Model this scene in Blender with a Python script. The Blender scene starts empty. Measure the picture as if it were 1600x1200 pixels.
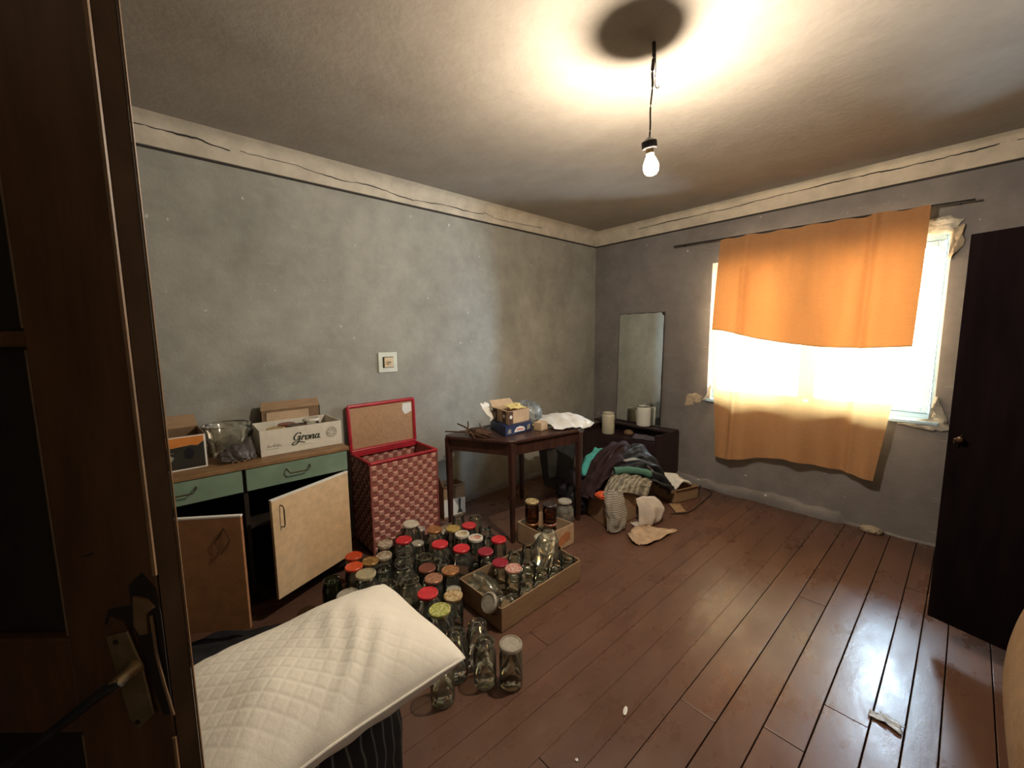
import bpy, bmesh, math, random
from math import sin, cos, pi, radians, hypot, sqrt, atan2
from mathutils import Vector, Matrix, noise

SC = bpy.context.scene
COL = SC.collection
# ------------------------------------------------------------------ camera, world, exposure
F_PX, YAW, PITCH, ROLL = 634.8, -0.8436, 0.1156, -0.0110
CAM = Vector((2.9144, -3.8936, 1.4549))
FW = Vector((cos(PITCH)*sin(YAW), cos(PITCH)*cos(YAW), -sin(PITCH)))
_rt = Vector((cos(YAW), -sin(YAW), 0)); _up = _rt.cross(FW)
RT = cos(ROLL)*_rt + sin(ROLL)*_up
UP = -sin(ROLL)*_rt + cos(ROLL)*_up
cd = bpy.data.cameras.new('camera'); cam = bpy.data.objects.new('camera', cd); COL.objects.link(cam)
cam.matrix_world = Matrix(((RT.x, UP.x, -FW.x, CAM.x), (RT.y, UP.y, -FW.y, CAM.y), (RT.z, UP.z, -FW.z, CAM.z), (0, 0, 0, 1)))
cd.sensor_width = 36; cd.lens = F_PX/1600*36; cd.clip_start = 0.02
SC.camera = cam

W = bpy.data.worlds.new('world'); SC.world = W; W.use_nodes = True
bg = W.node_tree.nodes['Background']
bg.inputs[0].default_value = (0.66, 0.84, 1.0, 1); bg.inputs[1].default_value = 50.0
# portal in the window opening guides sampling of the sky
pl = bpy.data.lights.new('window_portal', 'AREA'); pl.shape = 'RECTANGLE'; pl.size = 1.5; pl.size_y = 1.3
pl.cycles.is_portal = True
po = bpy.data.objects.new('window_portal', pl); COL.objects.link(po)
po.location = (2.06, 0.30, 1.48); po.rotation_euler = (radians(-90), 0, 0)
# the bare bulb
bl = bpy.data.lights.new('bulb_light', 'POINT'); bl.energy = 70; bl.color = (1.0, 0.86, 0.69); bl.shadow_soft_size = 0.013
bo = bpy.data.objects.new('bulb_light', bl); COL.objects.link(bo); bo.location = (1.990, -2.300, 2.150)
vs = SC.view_settings
vs.view_transform = 'Standard'; vs.look = 'None'; vs.gamma = 1; vs.use_curve_mapping = False; vs.exposure = 1.32
try:
    SC.cycles.transparent_max_bounces = 40; SC.cycles.max_bounces = 10; SC.cycles.glossy_bounces = 5
    SC.cycles.sample_clamp_indirect = 6; SC.cycles.caustics_reflective = False; SC.cycles.caustics_refractive = False
except Exception: pass

def at_z(x, y, z):
    """photo pixel -> point on the horizontal plane z"""
    d = RT*((x-800)/F_PX) + UP*(-(y-600)/F_PX) + FW
    return CAM + d*((z-CAM.z)/d.z)
def at_y(x, y, Y):
    d = RT*((x-800)/F_PX) + UP*(-(y-600)/F_PX) + FW
    return CAM + d*((Y-CAM.y)/d.y)
def at_x(x, y, X):
    d = RT*((x-800)/F_PX) + UP*(-(y-600)/F_PX) + FW
    return CAM + d*((X-CAM.x)/d.x)

# ------------------------------------------------------------------ materials
def srgb(r, g, b):
    f = lambda c: ((c/255+0.055)/1.055)**2.4 if c/255 > 0.04045 else c/255/12.92
    return (f(r), f(g), f(b))
class NT:
    def __init__(s, name):
        s.m = bpy.data.materials.new(name); s.m.use_nodes = True
        s.t = s.m.node_tree; s.n = s.t.nodes; s.l = s.t.links
        s.bsdf = s.n['Principled BSDF']; s.out = s.n['Material Output']
    def add(s, typ, **kw):
        n = s.n.new(typ)
        for k, v in kw.items():
            if k.startswith('i_'):
                key = k[2:]; key = int(key) if key.isdigit() else key.replace('_', ' ')
                n.inputs[key].default_value = v
            else: setattr(n, k, v)
        return n
    def link(s, a, b): s.l.new(a, b)
    def coord(s, scale=(1, 1, 1), kind='Object'):
        tc = s.add('ShaderNodeTexCoord'); mp = s.add('ShaderNodeMapping'); mp.inputs['Scale'].default_value = scale
        s.link(tc.outputs[kind], mp.inputs[0]); return mp.outputs[0]
    def noise(s, vec, scale, detail=4, rough=.55, dist=0):
        n = s.add('ShaderNodeTexNoise'); n.inputs['Scale'].default_value = scale; n.inputs['Detail'].default_value = detail
        n.inputs['Roughness'].default_value = rough; n.inputs['Distortion'].default_value = dist
        s.link(vec, n.inputs['Vector']); return n.outputs['Fac']
    def ramp(s, fac, stops):
        r = s.add('ShaderNodeValToRGB'); e = r.color_ramp.elements
        while len(e) < len(stops): e.new(0.5)
        for k, (p, c) in zip(e, stops):
            k.position = p; k.color = (*c, 1) if len(c) == 3 else c
        s.link(fac, r.inputs[0]); return r.outputs[0]
    def mix(s, fac, a, b, blend='MIX'):
        m = s.add('ShaderNodeMix', data_type='RGBA', blend_type=blend)
        for inp, v in ((m.inputs[0], fac), (m.inputs[6], a), (m.inputs[7], b)):
            if isinstance(v, (int, float)): inp.default_value = v
            elif isinstance(v, tuple): inp.default_value = (*v[:3], 1)
            else: s.link(v, inp)
        return m.outputs[2]
    def bump(s, h, strength=.3, dist=.01):
        b = s.add('ShaderNodeBump'); b.inputs['Strength'].default_value = strength; b.inputs['Distance'].default_value = dist
        s.link(h, b.inputs['Height']); s.link(b.outputs[0], s.bsdf.inputs['Normal'])
def simple(name, col, rough=.7, var=.25, scale=12, bump=.15, metal=0, stretch=(1, 1, 1), spec=.4, bscale=None):
    t = NT(name); v = t.coord(stretch)
    f = t.noise(v, scale, 5, .6)
    a = tuple(c*(1-var) for c in col); b = tuple(min(1, c*(1+var)) for c in col)
    t.link(t.ramp(f, [(.3, a), (.7, b)]), t.bsdf.inputs['Base Color'])
    t.bsdf.inputs['Roughness'].default_value = rough; t.bsdf.inputs['Metallic'].default_value = metal
    t.bsdf.inputs['Specular IOR Level'].default_value = spec
    if bump: t.bump(t.noise(v, bscale or scale*4, 4), bump, .004)
    return t.m
def glass_mat(name, tint=(.86, .90, .86), rough=.04, ior=1.5, body=0.06, bodycol=(.5, .5, .42)):
    """thin-walled glass: see-through with fresnel gloss and a little grime"""
    t = NT(name); t.n.remove(t.bsdf)
    tr = t.add('ShaderNodeBsdfTransparent'); tr.inputs[0].default_value = (*tint, 1)
    gl = t.add('ShaderNodeBsdfGlossy'); gl.inputs['Roughness'].default_value = rough; gl.inputs[0].default_value = (1, 1, 1, 1)
    df = t.add('ShaderNodeBsdfDiffuse'); df.inputs[0].default_value = (*bodycol, 1)
    fr = t.add('ShaderNodeFresnel'); fr.inputs[0].default_value = ior
    v = t.coord(); n = t.noise(v, 18, 4)
    mr = t.add('ShaderNodeMapRange'); mr.inputs[1].default_value = .35; mr.inputs[2].default_value = .8
    mr.inputs[3].default_value = body*.4; mr.inputs[4].default_value = body*1.8; t.link(n, mr.inputs[0])
    m1 = t.add('ShaderNodeMixShader'); t.link(mr.outputs[0], m1.inputs[0]); t.link(tr.outputs[0], m1.inputs[1]); t.link(df.outputs[0], m1.inputs[2])
    m2 = t.add('ShaderNodeMixShader'); t.link(fr.outputs[0], m2.inputs[0]); t.link(m1.outputs[0], m2.inputs[1]); t.link(gl.outputs[0], m2.inputs[2])
    t.link(m2.outputs[0], t.out.inputs[0]); return t.m

# ------------------------------------------------------------------ mesh building
class MB:
    def __init__(s): s.v = []; s.f = []; s.mi = []; s.uv = None
    def add(s, vs_, fs, mi=0):
        o = len(s.v); s.v += [tuple(v) for v in vs_]; s.f += [tuple(i+o for i in f) for f in fs]; s.mi += [mi]*len(fs); return s
    def box(s, c, d, rz=0, mi=0, M=None):
        x, y, z = d[0]/2, d[1]/2, d[2]/2
        p = [Vector((a*x, b*y, e*z)) for a in (-1, 1) for b in (-1, 1) for e in (-1, 1)]
        R = M if M is not None else Matrix.Rotation(rz, 3, 'Z')
        p = [R @ q + Vector(c) for q in p]
        return s.add(p, [(0, 1, 3, 2), (4, 6, 7, 5), (0, 4, 5, 1), (2, 3, 7, 6), (0, 2, 6, 4), (1, 5, 7, 3)], mi)
    def bbox(s, lo, hi, mi=0):
        return s.box([(a+b)/2 for a, b in zip(lo, hi)], [b-a for a, b in zip(lo, hi)], 0, mi)
    def prism(s, pts, z0, z1, mi=0):
        n = len(pts); v = [(x, y, z0) for x, y in pts]+[(x, y, z1) for x, y in pts]
        f = [tuple(range(n-1, -1, -1)), tuple(range(n, 2*n))]+[(i, (i+1) % n, n+(i+1) % n, n+i) for i in range(n)]
        return s.add(v, f, mi)
    def tube(s, path, r, n=8, mi=0, caps=True):
        path = [Vector(p) for p in path]; N = len(path); rings = []
        rr = r if isinstance(r, (list, tuple)) else [r]*N
        up = Vector((0, 0, 1))
        for i, p in enumerate(path):
            t = (path[min(i+1, N-1)]-path[max(i-1, 0)]).normalized()
            a = t.cross(up)
            if a.length < .05: a = t.cross(Vector((1, 0, 0)))
            a.normalize(); b = t.cross(a)
            rings.append([p+(a*cos(2*pi*k/n)+b*sin(2*pi*k/n))*rr[i] for k in range(n)])
        v = [q for g in rings for q in g]; f = []
        for i in range(N-1):
            for k in range(n): f.append((i*n+k, i*n+(k+1) % n, (i+1)*n+(k+1) % n, (i+1)*n+k))
        if caps: f.append(tuple(range(n-1, -1, -1))); f.append(tuple((N-1)*n+k for k in range(n)))
        return s.add(v, f, mi)
    def lathe(s, prof, n=20, c=(0, 0, 0), mi=0, cap0=True, cap1=False, M=None):
        v = []; f = []
        for r, z in prof:
            for k in range(n): v.append(Vector((r*cos(2*pi*k/n), r*sin(2*pi*k/n), z)))
        if M is not None: v = [M @ q for q in v]
        v = [q+Vector(c) for q in v]
        for i in range(len(prof)-1):
            for k in range(n): f.append((i*n+k, i*n+(k+1) % n, (i+1)*n+(k+1) % n, (i+1)*n+k))
        if cap0: f.append(tuple(range(n-1, -1, -1)))
        if cap1: f.append(tuple((len(prof)-1)*n+k for k in range(n)))
        return s.add(v, f, mi)
    def grid(s, fn, nu, nv, mi=0, closed=False):
        v = [fn(i/nu, j/nv) for j in range(nv+1) for i in range(nu+1)]
        f = [(j*(nu+1)+i, j*(nu+1)+i+1, (j+1)*(nu+1)+i+1, (j+1)*(nu+1)+i) for j in range(nv) for i in range(nu)]
        return s.add(v, f, mi)
    def build(s, name, mats, parent=None, smooth=False, bevel=0, solid=0, loc=None, sub=0):
        me = bpy.data.meshes.new(name); me.from_pydata(s.v, [], s.f); me.validate()
        if not isinstance(mats, (list, tuple)): mats = [mats]
        for m in mats: me.materials.append(m)
        if len(mats) > 1 and len(me.polygons) == len(s.mi): me.polygons.foreach_set('material_index', s.mi)
        b = bmesh.new(); b.from_mesh(me); bmesh.ops.recalc_face_normals(b, faces=b.faces); b.to_mesh(me); b.free()
        if smooth:
            me.polygons.foreach_set('use_smooth', [True]*len(me.polygons))
            if smooth != 'all': me.set_sharp_from_angle(angle=radians(38))
        o = bpy.data.objects.new(name, me); COL.objects.link(o)
        if parent is not None: o.parent = parent
        if loc is not None: o.location = loc
        if solid: md = o.modifiers.new('s', 'SOLIDIFY'); md.thickness = solid; md.offset = 0
        if bevel: md = o.modifiers.new('b', 'BEVEL'); md.width = bevel; md.segments = 2; md.limit_method = 'ANGLE'; md.angle_limit = radians(35)
        if sub: md = o.modifiers.new('u', 'SUBSURF'); md.levels = sub; md.render_levels = sub
        return o
def tag(o, label, cat, group=None):
    o['label'] = label; o['category'] = cat
    if group: o['group'] = group
    return o
def thing(name, label, cat, loc=(0, 0, 0), rz=0, group=None):
    o = bpy.data.objects.new(name, None); COL.objects.link(o); o.location = loc; o.rotation_euler = (0, 0, rz)
    o.empty_display_size = .05
    return tag(o, label, cat, group)
def struct(o): o['kind'] = 'structure'; return o
def copy_tree(o, parent=None):
    c = o.copy(); COL.objects.link(c)
    if parent is not None: c.parent = parent
    for ch in list(o.children): copy_tree(ch, c)
    return c
def catmull(p, n=6):
    p = [Vector(q) for q in p]; out = []
    for i in range(len(p)-1):
        a, b, c, d = p[max(i-1, 0)], p[i], p[i+1], p[min(i+2, len(p)-1)]
        for k in range(n):
            t = k/n; out.append(.5*((2*b)+(c-a)*t+(2*a-5*b+4*c-d)*t*t+(3*b-a-3*c+d)*t**3))
    out.append(p[-1]); return out
def fold_noise(x, y, s, seed=0): return noise.noise(Vector((x*s+seed*7.3, y*s-seed*3.1, seed*1.7)))
def bez_net(net):
    """bicubic-ish interpolation (Catmull-Rom) of a net of 3D points"""
    rows = [[Vector(q) for q in r] for r in net]
    def cr(a, b, c, d, t): return .5*((2*b)+(c-a)*t+(2*a-5*b+4*c-d)*t*t+(3*b-a-3*c+d)*t**3)
    def line(p, t):
        n = len(p)-1; x = min(t*n, n-1e-6); i = int(x); return cr(p[max(i-1, 0)], p[i], p[i+1], p[min(i+2, n)], x-i)
    return lambda u, v: line([line(r, u) for r in rows], v)
def cloth(name, net, mat, parent=None, nu=36, nv=36, amp=.012, freq=5, seed=1, solid=.006, along='u', floor=None):
    F = bez_net(net)
    def fn(u, v):
        p = F(u, v); e = .01
        n = (F(min(u+e, 1), v)-F(max(u-e, 0), v)).cross(F(u, min(v+e, 1))-F(u, max(v-e, 0)))
        n = n.normalized() if n.length > 1e-9 else Vector((0, 0, 1))
        a, b = (u, v) if along == 'u' else (v, u)
        rn = 1-abs(fold_noise(a*1.3, b*.8, freq*1.6, seed+3))*4
        w = sin(2*pi*freq*a+5*fold_noise(a, b, 2.3, seed)+seed)*.5+.8*fold_noise(a*1.6, b*.7, freq, seed+3)+.55*rn+.35*fold_noise(a, b, freq*4, seed+9)
        q = p+n*amp*w
        q.x += .012*fold_noise(u, v, 6, seed+5); q.y += .012*fold_noise(u, v, 6, seed+6)
        if floor is not None and q.z < floor: q.z = floor+.002+(floor-q.z)*.15
        return q
    m = MB(); m.grid(fn, nu, nv)
    return m.build(name, mat, parent, smooth='all', solid=solid)

# palette of materials -------------------------------------------------------------------
def wall_mat(name, base, seed=0, spots=(.62, .62, .55)):
    t = NT(name); v = t.coord()
    big = t.noise(v, 1.3, 6, .62, .4); mid = t.noise(v, 6, 6, .65); fine = t.noise(v, 60, 3)
    c = t.ramp(big, [(.28, tuple(x*.60 for x in base)), (.5, base), (.72, tuple(x*1.35 for x in base))])
    c = t.mix(.45, c, t.ramp(mid, [(.3, tuple(x*.7 for x in base)), (.7, tuple(x*1.3 for x in base))]))
    # worn rubbed streaks and chips
    st = t.noise(t.coord((1.2, 1.2, 7)), 2.4, 8, .75)
    c = t.mix(t.ramp(st, [(.60, (0, 0, 0)), (.72, (.30, .30, .30))]), c, spots)
    ch = t.noise(v, 23, 2, .4)
    c = t.mix(t.ramp(ch, [(.745, (0, 0, 0)), (.765, (.8, .8, .8))]), c, spots)
    t.link(c, t.bsdf.inputs['Base Color']); t.bsdf.inputs['Roughness'].default_value = .75
    t.bsdf.inputs['Specular IOR Level'].default_value = .25
    h = t.mix(.5, mid, fine); t.bump(h, .35, .008); return t.m
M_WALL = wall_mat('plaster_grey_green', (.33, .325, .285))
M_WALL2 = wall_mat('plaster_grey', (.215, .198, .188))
def ceil_mat():
    t = NT('ceiling_whitewash'); v = t.coord()
    big = t.noise(v, .9, 6, .6, .5); mid = t.noise(v, 5, 7, .7)
    c = t.ramp(big, [(.25, (.26, .225, .185)), (.55, (.35, .31, .26)), (.8, (.41, .37, .31))])
    c = t.mix(.3, c, t.ramp(mid, [(.3, (.26, .22, .18)), (.7, (.43, .39, .33))]))
    vo = t.add('ShaderNodeTexVoronoi', feature='DISTANCE_TO_EDGE'); vo.inputs['Scale'].default_value = .8
    wv = t.add('ShaderNodeVectorMath', operation='ADD'); nn = t.add('ShaderNodeTexNoise'); nn.inputs['Scale'].default_value = 2.5; nn.inputs['Detail'].default_value = 8
    t.link(v, nn.inputs['Vector']); sc = t.add('ShaderNodeVectorMath', operation='SCALE'); sc.inputs['Scale'].default_value = .45
    t.link(nn.outputs['Color'], sc.inputs[0]); t.link(v, wv.inputs[0]); t.link(sc.outputs[0], wv.inputs[1]); t.link(wv.outputs[0], vo.inputs['Vector'])
    c = t.mix(t.ramp(vo.outputs['Distance'], [(.0, (.22, .22, .22)), (.0025, (0, 0, 0))]), c, (.22, .18, .14))
    t.link(c, t.bsdf.inputs['Base Color']); t.bsdf.inputs['Roughness'].default_value = .85; t.bsdf.inputs['Specular IOR Level'].default_value = .2
    t.bump(t.mix(.5, mid, t.noise(v, 30, 4)), .4, .01); return t.m
M_CEIL = ceil_mat()
M_CORN = simple('cornice_cream', (.56, .50, .40), .8, .18, 7, .4, bscale=25)
M_LINE = simple('dark_line', (.035, .030, .025), .8, .2, 20, .1)
def floor_mat():
    t = NT('floor_paint'); v = t.coord((1, .25, 1)); v1 = t.coord()
    oi = t.add('ShaderNodeObjectInfo')
    n1 = t.noise(v, 9, 7, .65); n2 = t.noise(v1, 1.6, 5, .6)
    c = t.ramp(n1, [(.3, (.105, .055, .038)), (.55, (.145, .074, .049)), (.75, (.19, .108, .074))])
    c = t.mix(.4, c, t.ramp(n2, [(.3, (.085, .047, .034)), (.7, (.18, .088, .056))]))
    hs = t.add('ShaderNodeHueSaturation'); mr = t.add('ShaderNodeMapRange'); mr.inputs[3].default_value = .93; mr.inputs[4].default_value = 1.06
    t.link(oi.outputs['Random'], mr.inputs[0]); t.link(mr.outputs[0], hs.inputs['Value']); t.link(c, hs.inputs['Color'])
    chips = t.noise(v1, 34, 3, .5)
    c2 = t.mix(t.ramp(chips, [(.70, (0, 0, 0)), (.73, (.55, .55, .55))]), hs.outputs[0], (.07, .045, .03))
    t.link(c2, t.bsdf.inputs['Base Color'])
    r = t.add('ShaderNodeMapRange'); r.inputs[1].default_value = .3; r.inputs[2].default_value = .75; r.inputs[3].default_value = .19; r.inputs[4].default_value = .46
    t.link(t.noise(t.coord((1, .5, 1)), 5, 6, .7), r.inputs[0]); t.link(r.outputs[0], t.bsdf.inputs['Roughness'])
    t.bsdf.inputs['Specular IOR Level'].default_value = .5
    t.bump(t.mix(.5, n1, t.noise(t.coord((1, .5, 1)), 14, 5, .7)), .28, .008); return t.m
M_FLOOR = floor_mat()
M_SUB = simple('subfloor_dirt', (.02, .014, .010), .9)
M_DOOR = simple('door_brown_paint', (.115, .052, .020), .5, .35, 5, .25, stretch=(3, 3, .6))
M_DOORL = simple('door_lit_bevel_splinter', (.20, .115, .055), .5, .3, 12, .2)  # paler brown: light on the bevels painted in; splinters share it
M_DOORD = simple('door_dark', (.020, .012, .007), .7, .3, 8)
M_EDGE = simple('door_edge_dark', (.022, .012, .006), .95, .3, 8, spec=.02)
M_METAL = simple('old_brass', (.32, .22, .11), .42, .35, 20, .2, metal=.7)
M_BLACKM = simple('black_lever', (.025, .022, .02), .4, .2, 20, .1)
M_DARKWOOD = simple('mahogany_wood', (.034, .018, .019), .38, .4, 6, .15, stretch=(1, 6, 6))
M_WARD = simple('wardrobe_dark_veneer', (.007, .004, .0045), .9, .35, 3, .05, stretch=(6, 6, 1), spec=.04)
M_TABLE = simple('table_brown_varnish', (.050, .021, .015), .3, .4, 7, .12, stretch=(1, 5, 1))
M_GREEN = simple('drawer_sage_green', (.19, .28, .20), .5, .12, 9, .1)
M_TAN = simple('door_cream_laminate', (.70, .50, .29), .55, .12, 25, .1)
M_BROWNL = simple('door_brown_laminate', (.36, .17, .075), .55, .15, 20, .1)
M_WTOP = simple('worktop_veneer', (.24, .135, .06), .5, .35, 8, .15, stretch=(6, 1, 1))
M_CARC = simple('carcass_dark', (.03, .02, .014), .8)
M_WIRE = simple('handle_bronze', (.09, .055, .03), .4, .3, 30, .1, metal=.6)
M_CARD = simple('cardboard', (.34, .22, .125), .85, .15, 14, .25, stretch=(1, 1, 5))
M_CARDD = simple('cardboard_dark', (.20, .125, .070), .85, .2, 14, .25)
M_CARDL = simple('cardboard_light', (.52, .37, .23), .85, .15, 14, .25)
M_WHITEB = simple('carton_white', (.70, .66, .55), .7, .08, 18, .1)
M_INK = simple('print_dark_green', (.045, .055, .035), .8, .1)
M_INKL = simple('print_pale_grey', (.30, .29, .24), .8, .1)
M_RED = simple('hamper_red_vinyl', (.42, .022, .035), .4, .2, 12, .1)
M_REDD = simple('hamper_weave_dark', (.32, .105, .088), .55, .2, 25, .15)
M_PINK = simple('hamper_weave_pink', (.58, .31, .25), .5, .2, 25, .15)
M_HARDB = simple('hardboard', (.45, .27, .15), .85, .12, 50, .2)
M_PAPER = simple('paper_white', (.80, .78, .72), .8, .05, 10, .15)
M_PORC = simple('switch_porcelain', (.72, .76, .66), .35, .06, 20, .05)
M_PORC2 = simple('switch_cream', (.70, .58, .40), .35, .06, 20, .05)
M_FOAM = simple('mounting_foam', (.62, .58, .48), .9, .25, 30, .8)
M_PLPATCH = simple('bare_plaster', (.46, .38, .27), .9, .2, 25, .6)
M_FRAME = simple('window_frame_paint', (.42, .60, .74), .45, .08, 20, .1)
M_GLASS = glass_mat('jar_glass')
M_GLASSY = glass_mat('jar_glass_dusty', (.80, .82, .72), .08, 1.5, .14, (.50, .45, .32))
M_GLASSD = glass_mat('jar_glass_brown', (.42, .24, .14), .05, 1.5, .10, (.10, .04, .02))
M_GLASSG = glass_mat('jar_glass_green', (.35, .45, .28), .05, 1.5, .06, (.05, .06, .03))
M_PANE = glass_mat('window_glass', (.95, .98, 1.0), .02, 1.45, .02, (.6, .6, .6))
M_PLTUB = glass_mat('tub_plastic', (.80, .80, .72), .12, 1.45, .38, (.62, .60, .48))
LID = {}
def lidmat(k, col, col2=None, metal=0, sc=60, rough=.35):
    t = NT('lid_'+k); v = t.coord(); f = t.noise(v, sc, 3)
    t.link(t.ramp(f, [(.40, col), (.60, col2 or tuple(c*.8 for c in col))]), t.bsdf.inputs['Base Color'])
    t.bsdf.inputs['Roughness'].default_value = rough; t.bsdf.inputs['Metallic'].default_value = metal; LID[k] = t.m
lidmat('red', (.68, .035, .045)); lidmat('orange', (.72, .10, .03)); lidmat('orange_red', (.60, .07, .02))
lidmat('amber', (.46, .28, .09), (.25, .12, .04), .3); lidmat('khaki', (.46, .40, .24)); lidmat('greyplastic', (.42, .38, .31))
lidmat('ring', (.62, .54, .42), (.30, .24, .16)); lidmat('white', (.76, .72, .60)); lidmat('smallsilver', (.62, .58, .48), None, .3)
lidmat('copper', (.50, .25, .10), (.32, .13, .05), .3); lidmat('pinkcopper', (.52, .27, .17), (.34, .15, .08), .3); lidmat('darkcopper', (.24, .08, .05), None, .2)
lidmat('yellow', (.56, .44, .12), (.42, .28, .08)); lidmat('creamring', (.74, .64, .42), (.40, .28, .13)); lidmat('pinkring', (.76, .60, .46), (.50, .17, .12))
lidmat('gold', (.68, .55, .33), (.38, .22, .06), .2); lidmat('green', (.30, .34, .05), (.62, .58, .25), 0, 90); lidmat('darkred', (.36, .03, .05))
lidmat('cream', (.56, .52, .40)); lidmat('rosewhite', (.72, .56, .46), (.50, .12, .10), 0, 80); lidmat('creamgold', (.66, .52, .26), (.36, .24, .10), .2)
lidmat('black', (.05, .035, .03)); lidmat('pinkred', (.52, .12, .12), (.40, .22, .10))

# ================================================================== THE ROOM
RX, RY, H = 3.75, -4.60, 2.60
HB = 2.457       # lower edge of the painted cornice band
WX0, WX1, WZ0, WZ1 = 1.30, 2.79, .855, 2.10   # window opening
# floor: dark underlay and one object per plank
fl = struct(MB().bbox((0, RY, -.06), (RX, 0, -.024)).build('floor', M_SUB))
seams = [0, .13, .262, .40, .525, .655, .79, .915, 1.05, 1.18, 1.315, 1.44, 1.575, 1.70, 1.80, 1.896, 2.03, 2.157, 2.249, 2.388, 2.513, 2.643, 2.778, 2.868, 2.956, 3.09, 3.22, 3.35, 3.485, 3.62, 3.75]
rnd = random.Random(5)
breaks = {20: -2.30, 21: -2.02, 19: -1.30, 16: -3.0, 12: -2.6, 9: -1.7, 23: -2.6, 24: -.9}
for i in range(len(seams)-1):
    a, b = seams[i], seams[i+1]
    gap = .0004 if i < 12 else .0007 if i < 18 else .0020
    cut = breaks.get(i, rnd.uniform(-4.1, -.6) if rnd.random() < .45 else None)
    spans = [(RY+.004, -.004)] if cut is None else [(RY+.004, cut-.0015), (cut+.0015, -.004)]
    for y0, y1 in spans:
        dz = rnd.uniform(-.0012, 0)
        o = MB().bbox((a+gap, y0, -.024), (b-gap, y1, dz)).build('plank', M_FLOOR, fl, bevel=.0016 if i > 17 else 0)
# ceiling
struct(MB().bbox((-.2, RY-.2, H), (RX+.2, .4, H+.12)).build('ceiling', M_CEIL))
# walls
struct(MB().bbox((-.2, RY-.2, -.06), (0, 0, H)).build('wall_left', M_WALL))
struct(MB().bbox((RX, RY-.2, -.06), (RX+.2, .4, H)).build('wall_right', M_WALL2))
T = .34
wf = MB()
M_REV = simple('white_reveal', (.62, .60, .55), .85, .15, 9, .3)
wf.bbox((-.2, 0, -.06), (WX0, T, H)).bbox((WX1, 0, -.06), (RX, T, H)).bbox((WX0, 0, -.06), (WX1, T, WZ0)).bbox((WX0, 0, WZ1), (WX1, T, H))
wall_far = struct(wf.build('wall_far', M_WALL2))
# near wall with the doorway whose open door stands at the left of the picture
DX0, DX1, DZ = 1.56, 2.46, 2.06
wn = MB(); wn.bbox((-.2, RY-.2, -.06), (DX0, RY, H)).bbox((DX1, RY-.2, -.06), (RX, RY, H)).bbox((DX0, RY-.2, DZ), (DX1, RY, H))
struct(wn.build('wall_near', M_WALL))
hw = MB(); hw.bbox((DX0-.4, RY-1.5, -.06), (DX1+.4, RY-1.4, 2.3)).bbox((DX0-.5, RY-1.5, -.06), (DX0-.4, RY-.2, 2.3)).bbox((DX1+.4, RY-1.5, -.06), (DX1+.5, RY-.2, 2.3)).bbox((DX0-.5, RY-1.5, 2.3), (DX1+.5, RY-.2, 2.36)).bbox((DX0-.5, RY-1.5, -.06), (DX1+.5, RY, 0))
struct(hw.build('wall_light_block', M_WALL2))  # unseen shell added past the doorway to shut out sky light
fr = MB(); fr.bbox((DX0-.07, RY, 0), (DX0, RY+.02, DZ+.07)).bbox((DX1, RY, 0), (DX1+.07, RY+.02, DZ+.07)).bbox((DX0, RY, DZ), (DX1, RY+.02, DZ+.07))
struct(fr.build('trim_door', M_DOOR, bevel=.004))

# cornice: flat cream band, little cove and dark pencil line, cracked
def cornice(name, p0, p1, inward):
    p0, p1, n = Vector(p0), Vector(p1), Vector(inward); d = (p1-p0); L = d.length; d.normalize()
    prof = [(.000, HB), (.012, HB+.002), (.013, 2.545), (.018, 2.556), (.030, 2.574), (.052, 2.590), (.085, 2.5985), (.085, 2.61), (0, 2.61)]
    N = 70; m = MB(); v = []; f = []; k = len(prof)
    for i in range(N+1):
        s_ = L*i/N
        for a, z in prof:
            w = .004*fold_noise(s_, z*3, 5, 2) if 0 < a < .05 else 0
            q = p0+d*s_+n*(a+w); v.append((q.x, q.y, z+(w if z > 2.5 else 0)))
    for i in range(N):
        for j in range(k-1): f.append((i*k+j, i*k+j+1, (i+1)*k+j+1, (i+1)*k+j))
    m.add(v, f)
    o = struct(m.build(name, M_CORN, smooth=True))
    ln = MB(); q0, q1 = p0+n*.0045, p1+n*.0045
    c = (q0+q1)/2; ang = atan2(d.y, d.x)
    ln.box((c.x, c.y, HB-.006), (L, .009, .011), ang); ln.build('painted_line', M_LINE, o)
    return o
c1 = cornice('trim_1', (0, RY, 0), (0, 0, 0), (1, 0, 0))
c2 = cornice('trim_2', (0, 0, 0), (RX, 0, 0), (0, -1, 0))
c3 = cornice('trim_3', (RX, 0, 0), (RX, RY, 0), (-1, 0, 0))
c4 = cornice('trim_4', (RX, RY, 0), (0, RY, 0), (0, 1, 0))
def crack(parent, pts, w=.004, seed=1):
    P = []; path = [Vector(p) for p in pts]; r = random.Random(seed)
    for a, b in zip(path[:-1], path[1:]):
        n = max(2, int((b-a).length/.02))
        for i in range(n):
            t = i/n; q = a.lerp(b, t); q.z += .006*noise.noise(q*9+Vector((seed, 0, 0)))+r.uniform(-.0025, .0025); P.append(q)
    P.append(path[-1]); N = len(P)
    MB().tube(P, [w*(.35+.8*abs(noise.noise(p*4))) for p in P], 5).build('crack', M_LINE, parent)
crack(c1, [(.013, -3.95, 2.556), (.014, -3.6, 2.548), (.014, -3.45, 2.528)], .008, 1)
crack(c1, [(.014, -3.40, 2.537), (.014, -3.1, 2.538), (.013, -2.85, 2.515), (.014, -2.62, 2.522), (.013, -2.3, 2.493), (.014, -2.0, 2.512), (.014, -1.72, 2.505), (.016, -1.62, 2.520)], .0045, 2)
crack(c1, [(.016, -1.62, 2.535), (.014, -1.5, 2.503), (.014, -1.2, 2.508), (.014, -.9, 2.518)], .004, 3)
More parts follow.
